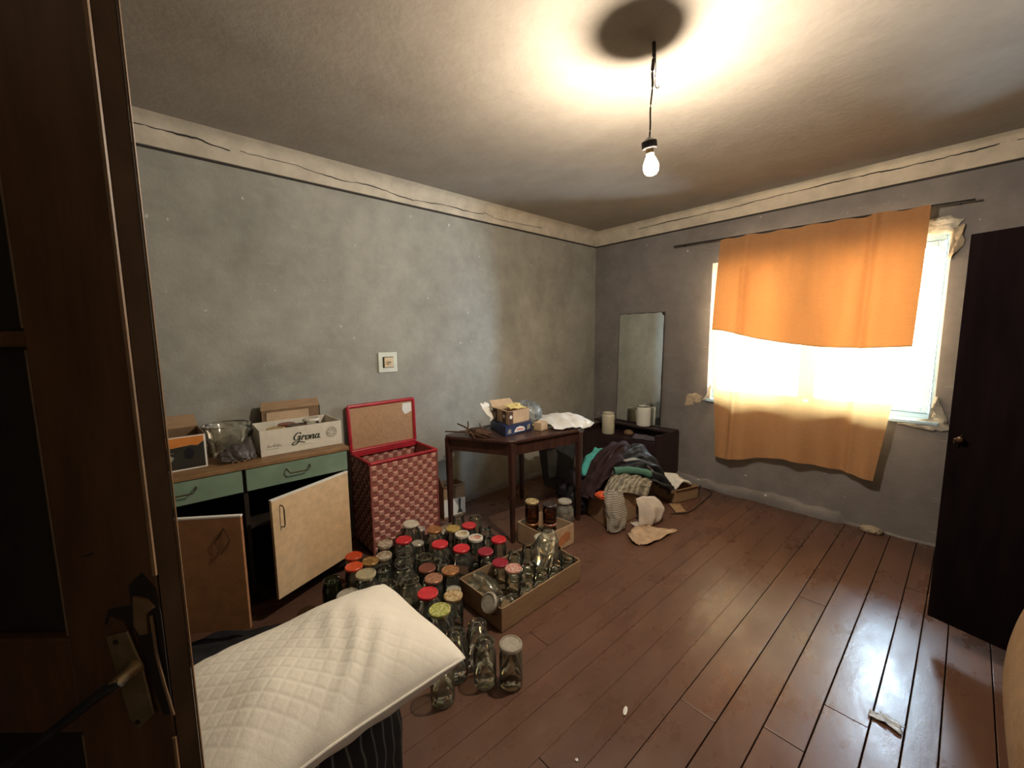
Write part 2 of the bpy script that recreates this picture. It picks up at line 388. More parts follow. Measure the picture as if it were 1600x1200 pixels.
crack(c2, [(.55, -.016, 2.545), (.9, -.015, 2.550), (1.4, -.016, 2.545), (1.75, -.018, 2.556), (2.2, -.020, 2.560)], .006, 4)
crack(c2, [(2.2, -.020, 2.560), (2.6, -.018, 2.553), (3.0, -.020, 2.562), (3.4, -.018, 2.555)], .007, 5)
# lumpy plaster skirting along the walls
def skirting(name, p0, p1, inward, h=.075, t=.045, seed=1, gaps=()):
    p0, p1, n = Vector(p0), Vector(p1), Vector(inward); d = p1-p0; L = d.length; d.normalize()
    N = int(L/.03); K = 7; m = MB(); v = []; f = []
    for i in range(N+1):
        s_ = L*i/N; hh = h*(1+.5*fold_noise(s_, 0, 3.1, seed)+.25*fold_noise(s_, 1, 14, seed)); tt = t*(1+.5*fold_noise(s_, 2, 4, seed))
        if any(a < s_ < b for a, b in gaps): hh *= .2; tt *= .3
        for j in range(K):
            a = j/(K-1); x = tt*cos(a*pi/2)**.8 if a < 1 else 0; z = hh*sin(a*pi/2)
            w = .006*fold_noise(s_*9, j, 1.3, seed)
            q = p0+d*s_+n*max(x+w*(0 < j < K-1), 0); v.append((q.x, q.y, max(z+w, 0)))
    for i in range(N):
        for j in range(K-1): f.append((i*K+j, i*K+j+1, (i+1)*K+j+1, (i+1)*K+j))
    m.add(v, f); return struct(m.build(name, M_WALL2, smooth='all'))
skirting('baseboard_far', (0, 0, 0), (3.2, 0, 0), (0, -1, 0), .085, .055, 3, gaps=((2.36, 3.3),))
skirting('baseboard_left', (0, -2.4, 0), (0, 0, 0), (1, 0, 0), .06, .035, 6)

# window: frame, mullion, glass, sill
win = struct(MB().bbox((WX0, .10, WZ0), (WX0+.022, .17, WZ1)).bbox((WX1-.028, .10, WZ0), (WX1, .17, WZ1)).bbox((WX0+.022, .10, WZ0), (WX1-.028, .17, WZ0+.04)).bbox((WX0+.022, .10, WZ1-.04), (WX1-.028, .17, WZ1)).build('window_1', M_FRAME, bevel=.005))
for a, b in ((WX0+.024, 2.03), (2.07, WX1-.030)):
    k_ = .034
    s_ = MB().bbox((a, .085, WZ0+.042), (a+k_, .135, WZ1-.042)).bbox((b-k_, .085, WZ0+.042), (b, .135, WZ1-.042)).bbox((a+k_, .085, WZ0+.042), (b-k_, .135, WZ0+.08)).bbox((a+k_, .085, WZ1-.08), (b-k_, .135, WZ1-.042)).build('sash', M_FRAME, win, bevel=.004)
    MB().bbox((a+k_-.003, .105, WZ0+.078), (b-k_+.003, .111, WZ1-.078)).build('pane', M_PANE, s_)
MB().bbox((2.03, .095, WZ0+.06), (2.07, .165, WZ1-.06)).build('mullion', M_FRAME, win, bevel=.004)
sill = MB(); sill.bbox((WX0+.002, -.03, WZ0-.022), (WX1+.03, .10, WZ0+.004)); sill.build('sill', M_FRAME, win, bevel=.006)
rv = MB(); e_ = .004
rv.bbox((WX0-.001, .004, WZ0), (WX0+e_, .10, WZ1)).bbox((WX1-e_, .004, WZ0), (WX1+.001, .10, WZ1)).bbox((WX0, .004, WZ1-e_), (WX1, .10, WZ1+.001))
rv.build('reveal', M_REV, wall_far)
# foam and broken plaster round the opening
def lump(name, pts, y0, th, mat, parent, seed=1, n=26):
    """irregular crust lying on the window wall: outline in x,z"""
    pts = [Vector((x, 0, z)) for x, z in pts]; c = sum(pts, Vector())/len(pts); m = MB(); N = len(pts)
    ring = []
    for i in range(N):
        a, b = pts[i], pts[(i+1) % N]
        for k in range(4):
            q = a.lerp(b, k/4); q += Vector((noise.noise(q*37+Vector((seed, 0, 0)))*.016, 0, noise.noise(q*41+Vector((0, seed, 0)))*.016)); ring.append(q)
    R = len(ring); v = []; f = []
    lv = [(1, 0), (.97, .55), (.8, .9), (.5, 1.0), (.2, .9)]
    for s_, hgt in lv:
        for q in ring:
            p = c.lerp(q, s_); hh = th*hgt*(1+.8*noise.noise(p*33+Vector((seed, 2, 0))))
            v.append((p.x, y0-max(hh, .0005 if hgt else 0), p.z))
    v.append((c.x, y0-th, c.z))
    for l in range(len(lv)-1):
        for i in range(R): f.append((l*R+i, l*R+(i+1) % R, (l+1)*R+(i+1) % R, (l+1)*R+i))
    for i in range(R): f.append(((len(lv)-1)*R+i, (len(lv)-1)*R+(i+1) % R, len(lv)*R))
    m.add(v, f); return m.build(name, mat, parent, smooth=True)
lump('foam', [(2.63, 2.095), (2.80, 2.08), (2.825, 2.16), (2.76, 2.20), (2.64, 2.185)], -.0, .020, M_FOAM, wall_far, 3)
lump('foam', [(2.77, 1.93), (2.79, 1.92), (2.84, 2.0), (2.835, 2.13), (2.785, 2.13)], 0, .022, M_PLPATCH, wall_far, 7)
lump('foam', [(2.788, 1.02), (2.80, 1.03), (2.86, .87), (2.87, .81), (2.80, .79), (2.62, .815), (2.62, .83), (2.785, .85)], 0, .024, M_FOAM, wall_far, 5)
lump('foam', [(1.26, .835), (1.345, .83), (1.343, .98), (1.32, .99), (1.31, .90)], 0, .018, M_FOAM, wall_far, 9)
lump('plaster_patch', [(1.09, .80), (1.12, .88), (1.20, .90), (1.27, .87), (1.245, .81), (1.19, .81), (1.17, .77), (1.10, .765)], 0, .005, M_PLPATCH, wall_far, 11)

# ================================================================== CURTAIN
def curtain_mat(name, col, tcol, transp):
    t = NT(name); t.n.remove(t.bsdf); v = t.coord((1, 1, 3))
    n = t.noise(v, 26, 5, .7); n2 = t.noise(t.coord((7, 1, .6)), 2, 4, .6)
    c = t.mix(.5, t.ramp(n, [(.3, tuple(x*.82 for x in col)), (.7, col)]), t.ramp(n2, [(.3, tuple(x*.85 for x in col)), (.7, col)]))
    d = t.add('ShaderNodeBsdfDiffuse'); t.link(c, d.inputs[0])
    tl = t.add('ShaderNodeBsdfTranslucent'); c2 = t.mix(.5, t.ramp(n, [(.3, tuple(x*.80 for x in tcol)), (.7, tcol)]), t.ramp(n2, [(.3, tuple(x*.8 for x in tcol)), (.7, tcol)])); t.link(c2, tl.inputs[0])
    tr = t.add('ShaderNodeBsdfTransparent'); tr.inputs[0].default_value = (1, .93, .80, 1)
    m1 = t.add('ShaderNodeMixShader', i_0=.42); t.link(d.outputs[0], m1.inputs[1]); t.link(tl.outputs[0], m1.inputs[2])
    m2 = t.add('ShaderNodeMixShader', i_0=transp); t.link(m1.outputs[0], m2.inputs[1]); t.link(tr.outputs[0], m2.inputs[2])
    t.link(m2.outputs[0], t.out.inputs[0]); return t.m
M_CUR1 = curtain_mat('curtain_orange', (.80, .42, .19), (.44, .22, .085), .001)
M_CUR2 = curtain_mat('curtain_peach_sheer', (.92, .50, .24), (.37, .205, .075), .012)
M_HEM = simple('hem_brown', (.35, .14, .05), .8)
cur = thing('curtain', 'orange cloth curtain with peach sheer lower half over the window', 'curtain', (1.40, -.09, 2.27))
def lerp_tab(tab, t):
    for (a, va), (b, vb) in zip(tab[:-1], tab[1:]):
        if t <= b: return va+(vb-va)*max(0, (t-a)/(b-a))
    return tab[-1][1]
# left / right edge of the cloth as a function of height
LE = [(-2.26, 1.402), (-1.87, 1.377), (-1.49, 1.362), (-1.0, 1.385), (-.34, 1.430)]
RE = [(-2.25, 2.683), (-1.78, 2.674), (-1.36, 2.664), (-1.02, 2.600), (-.42, 2.533)]
def cur_y(x, z, layer):
    u = x*1.0
    w = .026*sin(x*13+1.2*fold_noise(x, z, 1.2, 4))*(.35+.65*(2.27-z)/1.9)
    w += .034*math.exp(-((x-1.60-.03*(z-1.4))/.026)**2)*(1 if z < 2.0 else .5)
    w += .030*math.exp(-((x-2.40-.02*(z-1.4))/.024)**2)+.022*fold_noise(x*6, z*.8, 1, 9)+.020*sin(x*31+z)*max(0, (1.1-z))
    return -.10-w-(.012 if layer else 0)
def cur_panel(name, ztop, zbot, mat, layer, nu=110, nv=90):
    def fn(u, v):
        zt = lerp_tab([(0, ztop[0]), (1, ztop[1])], u) if not callable(ztop) else ztop(u)
        zb = lerp_tab(zbot, u)
        z = zt+(zb-zt)*v
        x0, x1 = lerp_tab([(a, b) for a, b in LE], -z), lerp_tab([(a, b) for a, b in RE], -z)
        x = x0+(x1-x0)*u
        return (x-1.40, cur_y(x, z, layer)+.09, z-2.27)
    return MB().grid(fn, nu, nv).build(name, mat, cur, smooth='all')
def top_z(u): return 2.268-.012*u+.006*sin(u*40)
cur_panel('sheer_panel', top_z, [(0, .343), (.08, .345), (.2, .365), (.38, .42), (.5, .44), (.7, .432), (.85, .425), (1, .405)], M_CUR2, 0)
hemtab = [(0, 1.500), (.06, 1.495), (.15, 1.468), (.28, 1.42), (.42, 1.388), (.63, 1.354), (.8, 1.350), (1, 1.365)]
cur_panel('upper_panel', top_z, hemtab, M_CUR1, 1, 110, 50)
hem = []
for i in range(60):
    u = i/59; z = lerp_tab(hemtab, u); x0, x1 = lerp_tab(LE, -z), lerp_tab(RE, -z); x = x0+(x1-x0)*u
    hem.append((x-1.40, cur_y(x, z, 1)+.088, z-2.27))
MB().tube(hem, .0028, 5).build('hem', M_HEM, cur)
rod = thing('curtain_rod', 'thin dark metal curtain rod above the window', 'curtain rod', (.97, -.085, 2.29))
MB().tube([(0, 0, 0), (.6, -.004, -.013), (1.2, 0, -.022), (1.90, .004, -.040)], .007, 8).build('rod', M_BLACKM, rod)
for x in (.08, 1.84):
    MB().tube([(x, 0, -.003-.02*x), (x, .03, .0-.02*x), (x, .085, .0-.02*x)], .004, 6).build('bracket', M_BLACKM, rod)

# ================================================================== BARE BULB ON ITS CORD
lamp = thing('ceiling_bulb', 'bare lit light bulb hanging on a twisted cord from the ceiling', 'lamp', (1.994, -2.307, 2.60))
L0 = Vector((1.994, -2.307, 2.60))
cp = catmull([(0, 0, 0), (.002, 0, -.05), (-.003, -.001, -.11), (.000, -.002, -.16), (-.006, -.003, -.24), (-.004, -.004, -.31), (-.006, -.005, -.355)], 5)
MB().tube(cp, [.0075 if p.z > -.10 else .005 if p.z > -.17 else .0035 for p in cp], 7).build('cord', M_BLACKM, lamp, smooth=True)
cp2 = catmull([(.004, .001, -.02), (.010, .002, -.09), (.008, 0, -.15), (.018, .002, -.175), (.028, .002, -.170)], 5)
MB().tube(cp2, .0018, 5).build('loose_wire', M_BLACKM, lamp)
Rt = Matrix.Rotation(radians(12), 3, 'X')
sock = MB(); sock.lathe([(.006, .098), (.014, .094), (.030, .082), (.030, .060), (.026, .054)], 18, (-.004, .007, -.450), cap0=True, cap1=False, M=Rt)
sock.build('socket', M_BLACKM, lamp, smooth=True)
MB().lathe([(.015, .064), (.015, .038)], 16, (-.004, .007, -.450), M=Rt).build('screw_cap', M_METAL, lamp, smooth=True)
tb = NT('bulb_glass'); tb.n.remove(tb.bsdf); em = tb.add('ShaderNodeEmission'); em.inputs[0].default_value = (1, .86, .62, 1); em.inputs[1].default_value = 22
tr = tb.add('ShaderNodeBsdfTransparent'); mx = tb.add('ShaderNodeMixShader', i_0=.5); tb.link(tr.outputs[0], mx.inputs[1]); tb.link(em.outputs[0], mx.inputs[2]); tb.link(mx.outputs[0], tb.out.inputs[0])
bulbp = [(.014, .040), (.015, .030), (.022, .016), (.029, .000), (.031, -.014), (.028, -.030), (.018, -.042), (.004, -.046)]
MB().lathe(bulbp, 24, (-.004, .007, -.450), cap0=False, cap1=True, M=Rt).build('bulb', tb.m, lamp, smooth='all')

# ================================================================== WALL SWITCH
sw = thing('wall_switch', 'square white wall switch with recessed cream knob on grey wall', 'switch', (.0, -2.557, 1.274))
m = MB(); m.box((.006, 0, 0), (.012, .150, .152)); m.build('plate', M_PORC, sw, bevel=.010)
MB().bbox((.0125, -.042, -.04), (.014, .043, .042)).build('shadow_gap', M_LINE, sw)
MB().box((.016, .004, 0), (.012, .072, .074)).build('button', M_PORC2, sw, bevel=.004)
Ry = Matrix.Rotation(radians(90), 3, 'Y')
MB().lathe([(.018, 0), (.018, .008), (.013, .012)], 16, (.020, .004, 0), cap1=True, M=Ry).build('knob', M_PORC2, sw, smooth=True)
MB().box((.0335, .004, .002), (.004, .022, .006)).build('slot', M_LINE, sw)

# ================================================================== OPEN ROOM DOOR (left foreground)
DH = Vector((1.6305, -4.5095, 0)); DA = pi/2-(-YAW)  # direction of the leaf
DW = .80
door = bpy.data.objects.new('door_1', None); COL.objects.link(door); door.location = DH; door.rotation_euler = (0, 0, atan2(-sin(YAW), cos(YAW))); struct(door)
# local: x from hinge to lock edge, y away from the camera
def dq(u): return u+.5135+DW   # u = offset along the picture's horizontal
st = dq(-.655)                # inner edge of lock stile
m = MB(); m.bbox((st, 0, .02), (DW-.002, .040, 2.02)); m.build('lock_stile', M_DOOR, door, bevel=.003)
MB().bbox((DW-.002, .002, .02), (DW, .038, 2.02)).build('edge_face', M_EDGE, door)
m = MB(); m.bbox((0, 0, .02), (.14, .040, 2.02)); m.build('hinge_stile', M_DOOR, door, bevel=.003)
for z0, z1 in ((.02, .22), (.865, 1.02), (1.448, 1.470), (1.90, 2.02)):
    MB().bbox((.14, .002 if z1-z0 > .05 else .008, z0), (st, .038, z1)).build('rail', M_DOOR, door, bevel=.003)
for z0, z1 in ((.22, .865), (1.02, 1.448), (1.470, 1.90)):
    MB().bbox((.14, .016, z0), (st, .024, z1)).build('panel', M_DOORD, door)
    # bevel beads along the panel, their lit look painted in paler brown
    m = MB(); m.tube([(st-.003, .006, z0+.004), (st-.003, .006, z1-.004)], .0042, 6); m.tube([(.143, .006, z0), (.143, .006, z1)], .004, 6)
    m.build('bead', M_DOORL, door)
m = MB(); m.tube([(DW-.003, -.0005, 1.12), (DW-.003, -.0005, 2.02)], .0032, 6); m.tube([(DW-.003, -.0005, .02), (DW-.003, -.0005, .86)], .003, 6); m.tube([(DW+.001, .040, .02), (DW+.001, .040, 2.02)], .0018, 6)
m.build('pale_edge', M_DOORL, door)  # paler brown lines down both sides of the lock edge
# splintered hollow round the lock
hol = [(dq(-.535), 1.125), (dq(-.518), 1.10), (DW-.001, 1.06), (DW-.001, .90), (dq(-.528), .895), (dq(-.540), .95), (dq(-.556), 1.035), (dq(-.575), 1.03), (dq(-.598), 1.045), (dq(-.590), 1.068), (dq(-.556), 1.075), (dq(-.556), 1.105)]
def flat(name, pts, y, th, mat, parent):
    n = len(pts); v = [(x, y, z) for x, z in pts]+[(x, y-th, z) for x, z in pts]
    f = [tuple(range(n)), tuple(range(2*n-1, n-1, -1))]+[(i, (i+1) % n, n+(i+1) % n, n+i) for i in range(n)]
    return MB().add(v, f).build(name, mat, parent)
flat('lock_hollow', hol, .001, .0016, M_DOORD, door)
flat('splinter', [(dq(-.552), 1.045), (dq(-.548), 1.09), (dq(-.530), 1.085), (dq(-.520), 1.072), (dq(-.532), 1.063), (dq(-.533), 1.032), (dq(-.545), 1.030)], -.001, .004, M_DOORL, door)
flat('splinter', [(dq(-.596), 1.03), (dq(-.586), 1.058), (dq(-.566), 1.050), (dq(-.558), 1.02), (dq(-.590), .99)], -.001, .003, M_DOOR, door)
MB().tube([(DW-.012, -.004, 1.06), (DW-.010, -.005, 1.0), (DW-.004, -.005, .95), (DW+.003, -.004, .90)], .0022, 6).build('latch_strip', M_DOORL, door)
pl_ = MB()
plp = [(dq(-.592), 1.030), (dq(-.560), 1.038), (dq(-.545), .985), (dq(-.536), .905), (dq(-.562), .880), (dq(-.573), .900), (dq(-.582), .955)]
n = len(plp); v = [(x, -.004, z) for x, z in plp]+[(x, -.0075, z) for x, z in plp]
pl_.add(v, [tuple(range(n)), tuple(range(2*n-1, n-1, -1))]+[(i, (i+1) % n, n+(i+1) % n, n+i) for i in range(n)])
plate = pl_.build('lock_plate', M_METAL, door, bevel=.0012)
for x, z in ((dq(-.578), 1.022), (dq(-.561), .893)):
    MB().lathe([(.004, 0), (.003, .002)], 8, (x, -.0075, z), cap1=True, M=Matrix.Rotation(radians(90), 3, 'X')).build('screw', M_DOORD, plate)
hx, hz = dq(-.555), .982
hd = MB(); hd.lathe([(.0125, 0), (.011, .006), (.0085, .010), (.0085, .030), (.007, .034)], 16, (hx, -.006, hz), cap1=True, M=Matrix.Rotation(radians(90), 3, 'X'))
hd.build('handle_neck', M_METAL, door, smooth=True)
MB().tube([(hx+.006, -.034, hz+.002), (hx-.02, -.040, hz-.012), (hx-.09, -.042, hz-.066), (hx-.17, -.040, hz-.125)], [.007, .0075, .0065, .006], 10).build('handle_lever', M_BLACKM, door, smooth=True)
flat('gouge', [(dq(-.622), 1.148), (dq(-.600), 1.156), (dq(-.602), 1.152)], .0, .0008, M_DOORD, door)

# ================================================================== SIDEBOARD with drawers
sb = thing('kitchen_cabinet', 'low kitchen cabinet with sage green drawers and two open cream doors', 'cabinet', (.0, -3.05, 0))
X1 = .44; YL = -1.02   # local: y from 0 (right end) to -1.02
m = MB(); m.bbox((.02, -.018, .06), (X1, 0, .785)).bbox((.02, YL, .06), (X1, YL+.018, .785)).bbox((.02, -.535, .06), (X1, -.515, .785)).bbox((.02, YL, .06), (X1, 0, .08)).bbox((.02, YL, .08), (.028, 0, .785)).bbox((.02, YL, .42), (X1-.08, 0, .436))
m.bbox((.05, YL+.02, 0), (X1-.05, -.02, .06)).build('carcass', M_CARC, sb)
MB().bbox((0.012, YL-.01, .785), (X1+.025, .012, .807)).build('worktop', M_WTOP, sb, bevel=.003)
def wire_handle(parent, pts, r=.0035, mat=M_WIRE): return MB().tube(pts, r, 7).build('handle', mat, parent, smooth=True)
for y0, y1 in ((-.525, .0), (YL, -.535)):
    d_ = MB().bbox((X1, y0+.004, .665), (X1+.018, y1-.002, .782)).build('drawer', M_GREEN, sb, bevel=.003)
    c = (y0+y1)/2-.01
    wire_handle(d_, [(X1+.018, c-.06, .745), (X1+.040, c-.058, .740), (X1+.044, c-.045, .722), (X1+.044, c+.045, .722), (X1+.040, c+.058, .740), (X1+.018, c+.06, .745)])
def cab_door(hinge, free, z0, z1, mat, hk):
    h, f_ = Vector((*hinge, 0)), Vector((*free, 0)); d = f_-h; L = d.length; a = atan2(d.y, d.x)
    m = MB(); m.bbox((0, -.009, z0), (L, .009, z1)); o = m.build('door', [mat], sb, bevel=.002); o.location = (h.x, h.y+3.05, 0); o.rotation_euler = (0, 0, a)
    MB().bbox((-.001, -.0095, z1-.006), (L+.001, .0095, z1+.001)).build('edge_strip', M_PAPER, o)
    return o, L
d1, L1 = cab_door((.452, -3.058), (.648, -3.505), .125, .655, M_TAN, 0)
sgn = 1
yv = .013
wire_handle(d1, [(L1-.045, yv-.004, .615), (L1-.045, yv+.016, .613), (L1-.047, yv+.020, .600), (L1-.047, yv+.020, .515), (L1-.045, yv+.016, .502), (L1-.045, yv-.004, .500)], .0032)
wire_handle(d1, [(L1-.045, -yv+.004, .615), (L1-.045, -yv-.016, .613), (L1-.047, -yv-.020, .600), (L1-.047, -yv-.020, .515), (L1-.045, -yv-.016, .502), (L1-.045, -yv+.004, .500)], .0045)
for z in (.612, .503):
    MB().box((L1-.045, -.011, z), (.016, .004, .012)).build('handle_foot', M_WIRE, d1)
d2, L2 = cab_door((.452, -4.06), (.745, -3.640), .095, .655, M_BROWNL, 0)
for s_ in (-1, 1):
    MB().tube([(L2-.075, s_*.012, .60), (L2-.052, s_*.014, .54), (L2-.095, s_*.014, .475), (L2-.118, s_*.012, .535), (L2-.075, s_*.012, .60)], .0022, 6).build('handle', M_WIRE, d2)

# ---- open cardboard boxes helper
def open_box(name, label, cat, corners, z0, h, mat, th=.005, flaps=(), inner=None, group=None, floor_in=True):
    """corners: 4 world xy points; walls th thick; returns root"""
    c = sum((Vector((x, y, 0)) for x, y in corners), Vector())/4
    root = thing(name, label, cat, (c.x, c.y, z0), 0, group)
    P = [Vector((x-c.x, y-c.y, 0)) for x, y in corners]
    m = MB()
    if floor_in: m.prism([(p.x, p.y) for p in P], .001, .005)
    for i in range(4):
        a, b = P[i], P[(i+1) % 4]; n = Vector(((b-a).y, -(b-a).x, 0)).normalized()
        if n.dot((a+b)/2) < 0: n = -n
        m.prism([(a.x, a.y), (b.x, b.y), (b.x-n.x*th, b.y-n.y*th), (a.x-n.x*th, a.y-n.y*th)], .001, h)
    m.build('box_body', mat, root)
    for i, ang, ln in flaps:
        a, b = P[i], P[(i+1) % 4]; n = Vector(((b-a).y, -(b-a).x, 0)).normalized()
        if n.dot((a+b)/2) < 0: n = -n
        o = n*cos(radians(ang))*ln+Vector((0, 0, sin(radians(ang))*ln)); up = Vector((0, 0, h))
        k = .03*(b-a); v = [a+up, b+up, b+up+o-k, a+up+o+k]; nn = (b-a).cross(o).normalized()*.0025
        MB().add([q+nn for q in v]+[q-nn for q in v], [(0, 1, 2, 3), (7, 6, 5, 4), (0, 4, 5, 1), (1, 5, 6, 2), (2, 6, 7, 3), (3, 7, 4, 0)]).build('flap', inner or mat, root)
    return root, P
ZT = .807
# appliance carton at the left end
ab, P = open_box('appliance_box', 'black and orange printed carton at the left end of the cabinet', 'box', [(.345, -3.715), (.350, -4.00), (.10, -4.01), (.09, -3.725)], ZT, .175, M_CARDD, flaps=((2, 40, .09),), inner=M_CARD)
M_ORANGE = simple('print_orange', (.62, .22, .045), .6, .12, 16, .05); M_BLK = simple('print_black', (.028, .026, .018), .5, .2, 14, .05)
fx = .0 + (P[0].x+P[1].x)/2+.0015
def fprint(name, pts, mat, off=.0, parent=ab, p0=None, p1=None, th=.0012):
    """flat print on the vertical face from p0 to p1; pts in (s metres from p0, z)"""
    d = (p1-p0).normalized(); n = Vector((d.y, -d.x, 0));
    if n.dot((p0+p1)/2) < 0: n = -n
    q = [p0+d*s_+Vector((0, 0, z))+n*(.0006+off) for s_, z in pts]; k = len(q)
    v = q+[a+n*th for a in q]
    return MB().add(v, [tuple(range(k)), tuple(range(2*k-1, k-1, -1))]+[(i, (i+1) % k, k+(i+1) % k, k+i) for i in range(k)]).build(name, mat, parent)
p0, p1 = P[0], P[1]; L = (p1-p0).length
fprint('white_border', [(0, .002), (L, .002), (L, .173), (0, .173)], M_PAPER, 0, ab, p0, p1)
fprint('black_print', [(.008, .010), (L-.005, .010), (L-.005, .105), (.11, .122), (.06, .125), (.035, .120), (.02, .132), (.008, .140)], M_BLK, .0012, ab, p0, p1)
fprint('orange_print', [(.008, .141), (.02, .133), (.035, .121), (.06, .126), (.11, .123), (L-.005, .106), (L-.005, .168), (.008, .168)], M_ORANGE, .0012, ab, p0, p1)
fprint('oval_print', [(.070+.020*cos(a*pi/8), .085+.030*sin(a*pi/8)) for a in range(16)], simple('print_navy', (.006, .007, .014), .5), .0024, ab, p0, p1)
fprint('cable_print', [(.13, .072), (.145, .085), (.15, .076), (.21, .080), (.21, .072), (.155, .068), (.15, .058), (.20, .045), (.20, .040), (.14, .055)], M_INKL, .0024, ab, p0, p1)
fprint('cable_print', [(.13, .096), (.21, .100), (.21, .098), (.13, .094)], M_INKL, .0024, ab, p0, p1)
# clear plastic tub
tub = thing('plastic_tub', 'clear plastic tub standing behind the grey bag on the cabinet', 'tub', (.140, -3.600, ZT))
TR = .115
MB().lathe([(.080, .001), (.088, .003), (.108, .150), (TR, .160), (TR, .175), (.106, .176)], 28).build('tub_body', M_PLTUB, tub, smooth=True)
MB().tube([(TR*cos(a*pi/14), TR*sin(a*pi/14), .172) for a in range(29)], .004, 6).build('rim', M_PLTUB, tub, smooth=True)
MB().tube(catmull([(.072, .085, .165), (.085, .105, .150), (.080, .108, .12), (.068, .09, .11)], 5), .004, 6).build('handle', M_BLACKM, tub)
# grey crumpled bag
M_GREYBAG = simple('grey_bag_plastic', (.085, .075, .072), .4, .35, 9, .3)
M_DKFILL = simple('black_fill_sheet', (.018, .016, .017), .8, .4, 14, .3)
def blob(name, label, cat, c, r, mat, seed=1, amp=.18, n=24, flat_=True, parent=None, freq=3.2, ridge=True):
    m = MB(); v = []; N, K = n, n//2
    def f(u, w):
        th, ph = 2*pi*u, pi*w; d = Vector((cos(th)*sin(ph), sin(th)*sin(ph), cos(ph)))
        k = noise.noise(d*freq+Vector((seed*3.7, seed, 0))); k2 = noise.noise(d*freq*2.6+Vector((seed, 5, seed)))
        s_ = 1+amp*((1-abs(k)*3) if ridge else k*1.6)+amp*.5*k2
        q = Vector((d.x*r[0]*s_, d.y*r[1]*s_, d.z*r[2]*s_))
        if flat_ and q.z < -r[2]*.72: q.z = -r[2]*.72
        return q
    base = r[2]*.72 if flat_ else 0
    m.grid(f, N*2, K*2)
    o = m.build(name, mat, parent, smooth='all'); b = bmesh.new(); b.from_mesh(o.data); bmesh.ops.remove_doubles(b, verts=b.verts, dist=.0004); b.to_mesh(o.data); b.free()
    o.location = (c[0], c[1], c[2]+base) if flat_ else c
    if label: tag(o, label, cat)
    return o
cb = cloth('plastic_bag', [[(.37, -3.655, ZT+.010), (.385, -3.575, ZT+.016), (.375, -3.505, ZT+.010)], [(.35, -3.66, ZT+.045), (.365, -3.58, ZT+.055), (.355, -3.50, ZT+.045)], [(.31, -3.65, ZT+.05), (.30, -3.58, ZT+.085), (.295, -3.505, ZT+.11)], [(.27, -3.66, ZT+.02), (.265, -3.58, ZT+.05), (.26, -3.50, ZT+.09)]], M_GREYBAG, nu=34, nv=36, amp=.009, freq=2, seed=4, solid=.003, floor=ZT+.003)
tag(cb, 'crumpled dark grey plastic bag between printed cartons on the cabinet', 'bag')
tag(MB().grid(lambda u, v: (.33+.055*u, -3.625+.08*v+.01*u, ZT+.0045+.008*u*sin(v*9)**2), 6, 12).build('paper_scrap', M_CARDL, solid=.002), 'small folded paper scrap at the worktop edge before the grey bag', 'paper')
# the white fruit carton with script print
gb, P = open_box('fruit_carton', 'white carton with dark script word and round emblem on the cabinet', 'box', [(.368, -3.045), (.366, -3.480), (.085, -3.47), (.087, -3.05)], ZT, .148, M_WHITEB, flaps=(), inner=M_CARDD)
p0, p1 = P[1], P[0]    # left to right as seen
GD = (p1-p0).normalized()
fn_ = Vector((1, 0, 0))
def stroke(parent, pts, w, mat, p0, n=7, nrm=fn_, d=GD, name='lettering', off=.0016):
    path = catmull([p0+d*a+Vector((0, 0, z))+nrm*off for a, z in pts], n); N = len(path); v = []; f = []
    for i, p in enumerate(path):
        t = (path[min(i+1, N-1)]-path[max(i-1, 0)]).normalized(); s_ = t.cross(nrm).normalized()
        ww = w[0]+(w[1]-w[0])*abs(t.z) if isinstance(w, tuple) else w
        v += [p+s_*ww/2, p-s_*ww/2]
    f = [(2*i, 2*i+1, 2*i+3, 2*i+2) for i in range(N-1)]
    return MB().add(v, f)
def script_word(parent, strokes, org, k, w, mat, name='lettering'):
    m = MB()
    for s_ in strokes:
        q = [(org[0]+(x+.22*z)*k, org[1]+z*k) for x, z in s_]
        mm = stroke(parent, q, w, mat, p0); m.add(mm.v, mm.f)
    o_ = m.build(name, mat, parent); o_['kind'] = 'stuff'
GRONA = [
    [(1.30, 1.45), (1.05, 1.72), (.60, 1.70), (.25, 1.30), (.12, .80), (.35, .35), (.80, .35), (1.15, .75), (1.20, 1.0)],
    [(.72, .92), (1.22, 1.02), (1.15, .2), (.80, -.45), (.30, -.62), (.02, -.40), (.25, -.12), (.8, .02), (1.45, -.15), (2.4, -.42)],
    [(1.55, .15), (1.72, .95), (1.78, 1.05), (1.85, .82), (2.15, .98), (2.28, .85)],
    [(2.75, .98), (2.45, .85), (2.35, .45), (2.55, .15), (2.85, .25), (2.98, .62), (2.88, .92), (2.70, .98), (3.15, .88)],
    [(3.22, .95), (3.25, .15), (3.35, .65), (3.65, .98), (3.82, .85), (3.78, .3), (3.9, .12), (4.05, .25)],
    [(4.80, .88), (4.50, .98), (4.22, .68), (4.22, .30), (4.45, .12), (4.72, .42), (4.88, .92), (4.80, .35), (4.95, .12), (5.2, .25)],
]
script_word(gb, GRONA, (.160, .060), .0285, (.004, .0085), M_INK)
SMALL = [[(x*.55+.0, .0+(.5 if (x % 2) else 0)) for x in range(9)], [(.2, 1.0), (.5, .2)], [(2.2, 1.1), (2.3, .1)], [(3.4, 1.0), (3.3, .1)]]
script_word(gb, SMALL, (.030, .050), .016, .0032, M_INKL, 'small_print')
script_word(gb, [[(0, -.35), (4.6, -.35)], [(12, -.5), (16.5, -.45)]], (.030, .045), .014, .0016, M_INKL, 'small_print')
em_ = MB()
